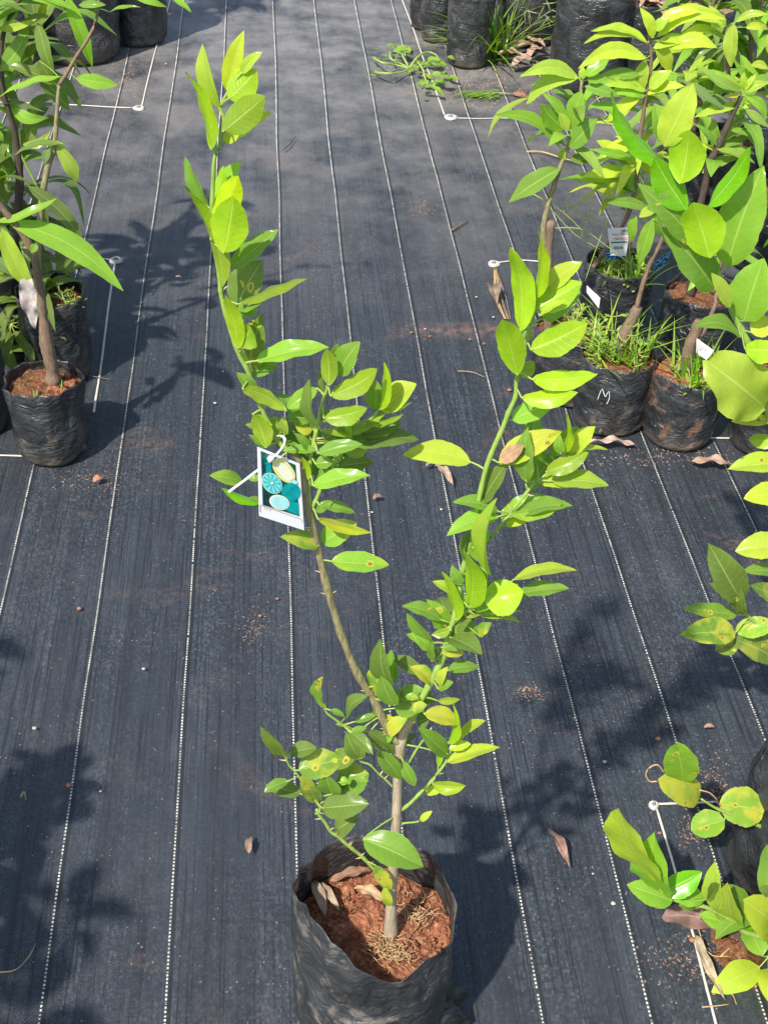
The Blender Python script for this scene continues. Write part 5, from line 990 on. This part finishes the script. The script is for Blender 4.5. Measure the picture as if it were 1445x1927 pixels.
twig('forked stub of twig at the far left of the mat', [(40, 1500), (46, 1490), (50, 1505)], .0012, M_root)
twig('straw at the bottom left corner of the mat', [(-5, 1830), (30, 1825), (55, 1800), (68, 1775)], .0009, M_root)
for x, y, lab in [(928, 505, 0)]:
    mb = MB()
    for i in range(12):
        a = RD.uniform(-.5, .5); pts = [G(932+RD.uniform(-4, 4), 505, .006), G(935+a*12, 525, .012), G(942+a*24, 560+RD.uniform(-10, 10), .008), G(955+a*14, 600, .006)]; tube(mb, pts, [.0012, .0009, .0005], 4, 3, .2)
    tag(mb.build('dry_root', M_root), 'dry fibrous root dangling from the washer pin', 'root')
pb_rng = random.Random(5)
def pebble(x, y, s, mt=None, label='small pale pebble on the black mat', cat='pebble', grp='pale pebbles scattered on the mat'):
    p = G(x, y); mb = MB(); vs = []
    for f in (-1.4, -.8, -.2, .4, 1.0, 1.5):
        for j in range(9): a = j*6.283/9; q_ = s*(1+.25*mnoise.noise(Vector((x+math.cos(a)*1.5, y+math.sin(a)*1.5, f)))); vs.append(p+np.array([math.cos(a)*math.cos(f)*q_, math.sin(a)*math.cos(f)*q_*.8, s*.6+math.sin(f)*q_*.6]))
    mb.add(vs, [(k*9+j, k*9+(j+1) % 9, (k+1)*9+(j+1) % 9, (k+1)*9+j) for k in range(5) for j in range(9)]+[tuple(range(45, 54)), tuple(range(9))[::-1]])
    tag(mb.build('pebble', mt or M_peb), label, cat, grp)
for x, y in [(896, 560), (928, 598), (1137, 1435), (66, 1372), (271, 1260), (313, 121), (985, 1300), (700, 965), (1153, 1702), (830, 960), (405, 760), (1115, 1645), (420, 700), (190, 1490), (800, 620), (620, 1110), (1080, 1352)]: pebble(x, y, pb_rng.uniform(.0018, .004))
M_clod = plain('clod', (.36, .17, .10), .9, .4, 100)
for x, y in [(774, 627), (884, 640), (958, 736), (1237, 1392), (1240, 1569), (131, 1480), (490, 1160), (150, 1147), (522, 1128), (1295, 1763), (1302, 1771), (910, 648), (809, 634)]: pebble(x, y, pb_rng.uniform(.003, .0055), M_clod, 'little red-brown clod of earth on the black mat', 'clod', 'red clods of earth scattered on the mat')
# grit: uncountable
gr = MB(); g2 = random.Random(9)
def grit(cx, cy, sx, sy, n, s0, s1):
    for i in range(n):
        x, y = g2.gauss(cx, sx), g2.gauss(cy, sy); p = G(x, y); s = g2.uniform(s0, s1); a = g2.uniform(0, 6.28); z = gz(p[0], p[1])+.0006; c, s_ = math.cos(a), math.sin(a)
        gr.add([p+np.array([c*s*1.6, s_*s*1.6, z]), p+np.array([-s_*s*.6, c*s*.6, z]), p+np.array([-c*s*1.3, -s_*s*1.3, z]), p+np.array([s_*s*.6, -c*s*.6, z]), p+np.array([0, 0, z+s*.8])], [(0, 1, 4), (1, 2, 4), (2, 3, 4), (3, 0, 4)])
for a in [(700, 900, 420, 600, 900, .0006, .0017), (900, 160, 60, 25, 420, .0015, .004), (225, 130, 40, 40, 320, .001, .003), (995, 1300, 16, 10, 120, .0008, .002), (795, 390, 14, 10, 110, .001, .002), (480, 1175, 16, 22, 90, .0008, .002), (1345, 1480, 12, 40, 160, .0008, .0022), (1290, 1800, 45, 25, 160, .001, .0022), (1250, 860, 90, 10, 200, .001, .0025), (180, 900, 40, 12, 120, .0008, .002), (590, 560, 20, 40, 100, .0006, .0015), (1300, 1560, 14, 30, 120, .0008, .002), (1000, 1500, 300, 250, 260, .0006, .0015)]: grit(*a)
tag(gr.build('grit', M_litter, None, False), 'pale grit and crumbs of dry leaf scattered over the mat', 'grit', None, 'stuff')
# spilled earth and fine roots between the two lower right bags
se = MB(); c0 = G(1392, 1782); vs = []; nn1, nn2 = 16, 40
for k in range(nn1+1):
    for j in range(nn2):
        a = j*6.2832/nn2; rr = (.046+.016*mnoise.noise(Vector((math.cos(a)*1.7, math.sin(a)*1.7, 3))))*k/nn1; x, y = c0[0]+math.cos(a)*rr*.9, c0[1]+math.sin(a)*rr*1.25
        vs.append((x, y, gz(x, y)-.003+.020*(1-(k/nn1)**1.5)+(.009*mnoise.noise(Vector((x*60, y*60, 1)))+.005*mnoise.noise(Vector((x*150, y*150, 1))))*(k < nn1)))
se.add(vs, [(k*nn2+j, (k+1)*nn2+j, (k+1)*nn2+(j+1) % nn2, k*nn2+(j+1) % nn2) for k in range(nn1) for j in range(nn2)]); tag(se.build('spilled_soil', M_soild, None), 'spilled brown earth with root hairs between the two lower right bags', 'soil', None, 'stuff')
for i, pts in enumerate([((1300, 1700), (1330, 1790), (1375, 1800)), ((1345, 1865), (1375, 1870), (1385, 1890)), ((1355, 1800), (1385, 1770), (1400, 1740)), ((1320, 1895), (1345, 1893), (1370, 1890))]):
    twig(['pale root hair arching over the spilled earth', 'pale root hair at the lower end of the spilled earth', 'pale root hair near the string on the spilled earth', 'thin pale straw below the split seed pod'][i], pts, .0012, M_root)
# grass tuft and pulled weeds
gt = MB(); b0 = G(925, 110); blades(gt, b0, 90, .34, RD, .05, ['n', 'g', 'd', 'g'], .008, 1.0)
tag(gt.build('grass_tuft', M_mango), 'tall green grass tuft growing right of the narrow caned bag', 'grass')
sd_ = MB()
for i in range(14):
    x = 985+RD.uniform(-10, 70); y = 10+RD.uniform(-10, 30); p = V(x, y, G(985, 110)[1]); dd = nrm([RD.uniform(-1, 1), 0, RD.uniform(-1, .2)])
    for k in range(6): leaf(sd_, p+dd*k*.006, p+dd*(k*.006+.008)+np.array([0, 0, .002]), .003, np.array([0, -1, .5]), (.62, .60, .42), 'm', nu=3, nv=2)
    tube(sd_, [p, p+dd*.03, p+dd*.05+np.array([0, 0, .004])], .0007, 4, 2, tone=(.4, .42, .2, 0))
base_ = G(945, 105); tube(sd_, [base_, base_+np.array([.05, 0, .25]), V(985, 15, base_[1])], .001, 4, 3, tone=(.3, .4, .1, 0)); tube(sd_, [base_, base_+np.array([.1, 0, .22]), V(1040, 25, base_[1])], .001, 4, 3, tone=(.3, .4, .1, 0))
tag(sd_.build('seeding_grass', M_mango), 'pale feathery grass seed heads in front of the big black bags', 'grass')
pw = MB()
for pts in [((700, 108), (720, 118), (745, 122), (768, 128)), ((705, 136), (730, 138), (755, 136), (770, 128)), ((735, 95), (735, 110), (755, 120), (770, 128)), ((770, 128), (785, 108), (805, 98), (822, 105), (825, 118)), ((782, 112), (795, 130), (802, 155)), ((752, 92), (760, 110), (770, 128))]:
    tube(pw, [G(*p, .02+.02*(i == 1)) for i, p in enumerate(pts)], [.004, .0035, .002], 6, 4, .1, tone=(.30, .42, .12, 0))
for i in range(44):
    x, y = RD.choice([(805, 135), (815, 120), (825, 145), (830, 115), (780, 120), (800, 160), (835, 155), (740, 92), (755, 95)]); b = G(x+RD.uniform(-14, 14), y+RD.uniform(-10, 8), RD.uniform(.01, .05)); a = RD.uniform(0, 6.28); d = np.array([math.cos(a), math.sin(a)*.6, RD.uniform(-.6, .3)])
    leaf(pw, b, b+d*RD.uniform(.03, .06), .022, np.array([RD.uniform(-.5, .5), -.4, 1]), RD.choice(['n', 'h', 'g', 'y']), 'c', .4, .1)
for i in range(20):
    x, y = RD.uniform(697, 745), RD.choice([110, 137, 120, 93])+RD.uniform(-6, 6); b = G(x, y, .015); leaf(pw, b, b+np.array([RD.uniform(-.025, .025), RD.uniform(-.02, .02), .004]), .010, np.array([0, 0, 1.]), RD.choice(['n', 'h']), 'c')
tag(pw.build('pulled_weed', M_mango), 'wilting pulled-up weed lying at the foot of the narrow caned bag', 'weed')
pg = MB()
for i in range(34):
    x0 = RD.uniform(880, 950); y0 = 176+RD.uniform(-4, 5); b = G(x0, y0, .006); e = G(x0-RD.uniform(15, 45), y0+RD.uniform(-6, 10), .006); leaf(pg, b, e, .006, np.array([0, 0, 1.]), RD.choice(['n', 'h', 'g']), 'm', nu=5, nv=2)
tube(pg, [G(880, 180, .006), G(920, 175, .008), G(965, 176, .006)], .002, 5, 3, tone=(.3, .42, .12, 0))
pg.cur = 1
for i in range(22): b = G(963, 176, .006); tube(pg, [b, G(975+RD.uniform(0, 8), 176+RD.uniform(-5, 6), .01), G(985+RD.uniform(0, 12), 177+RD.uniform(-9, 10), .005)], .0008, 4, 2)
tag(pg.build('uprooted_grass', [M_mango, plain('red_root', (.36, .18, .12), .9)]), 'uprooted clump of grass with reddish roots, below the far middle row', 'grass')
# fine dry grass stems by the slim mango
fg = MB()
for pts in [((1003, 365), (1060, 400), (1110, 450)), ((1020, 375), (1080, 440), (1130, 470)), ((1118, 362), (1105, 410), (1092, 450)), ((1062, 378), (1100, 410), (1150, 430)), ((1143, 412), (1130, 445), (1115, 485), (1100, 530)), ((1118, 370), (1070, 388), (1060, 400)), ((1020, 430), (1090, 430), (1130, 455), (1190, 500))]:
    tube(fg, [V(*p, Y5-.12) for p in pts], .0011, 4, 3, tone=(.34, .40, .16, 0))
tag(fg.build('fine_grass', M_mango), 'thin wiry grass stems crossing in front of the mat beside the slim mango', 'grass')
for o in D.objects:
    if '_o' in o: del o['_o']
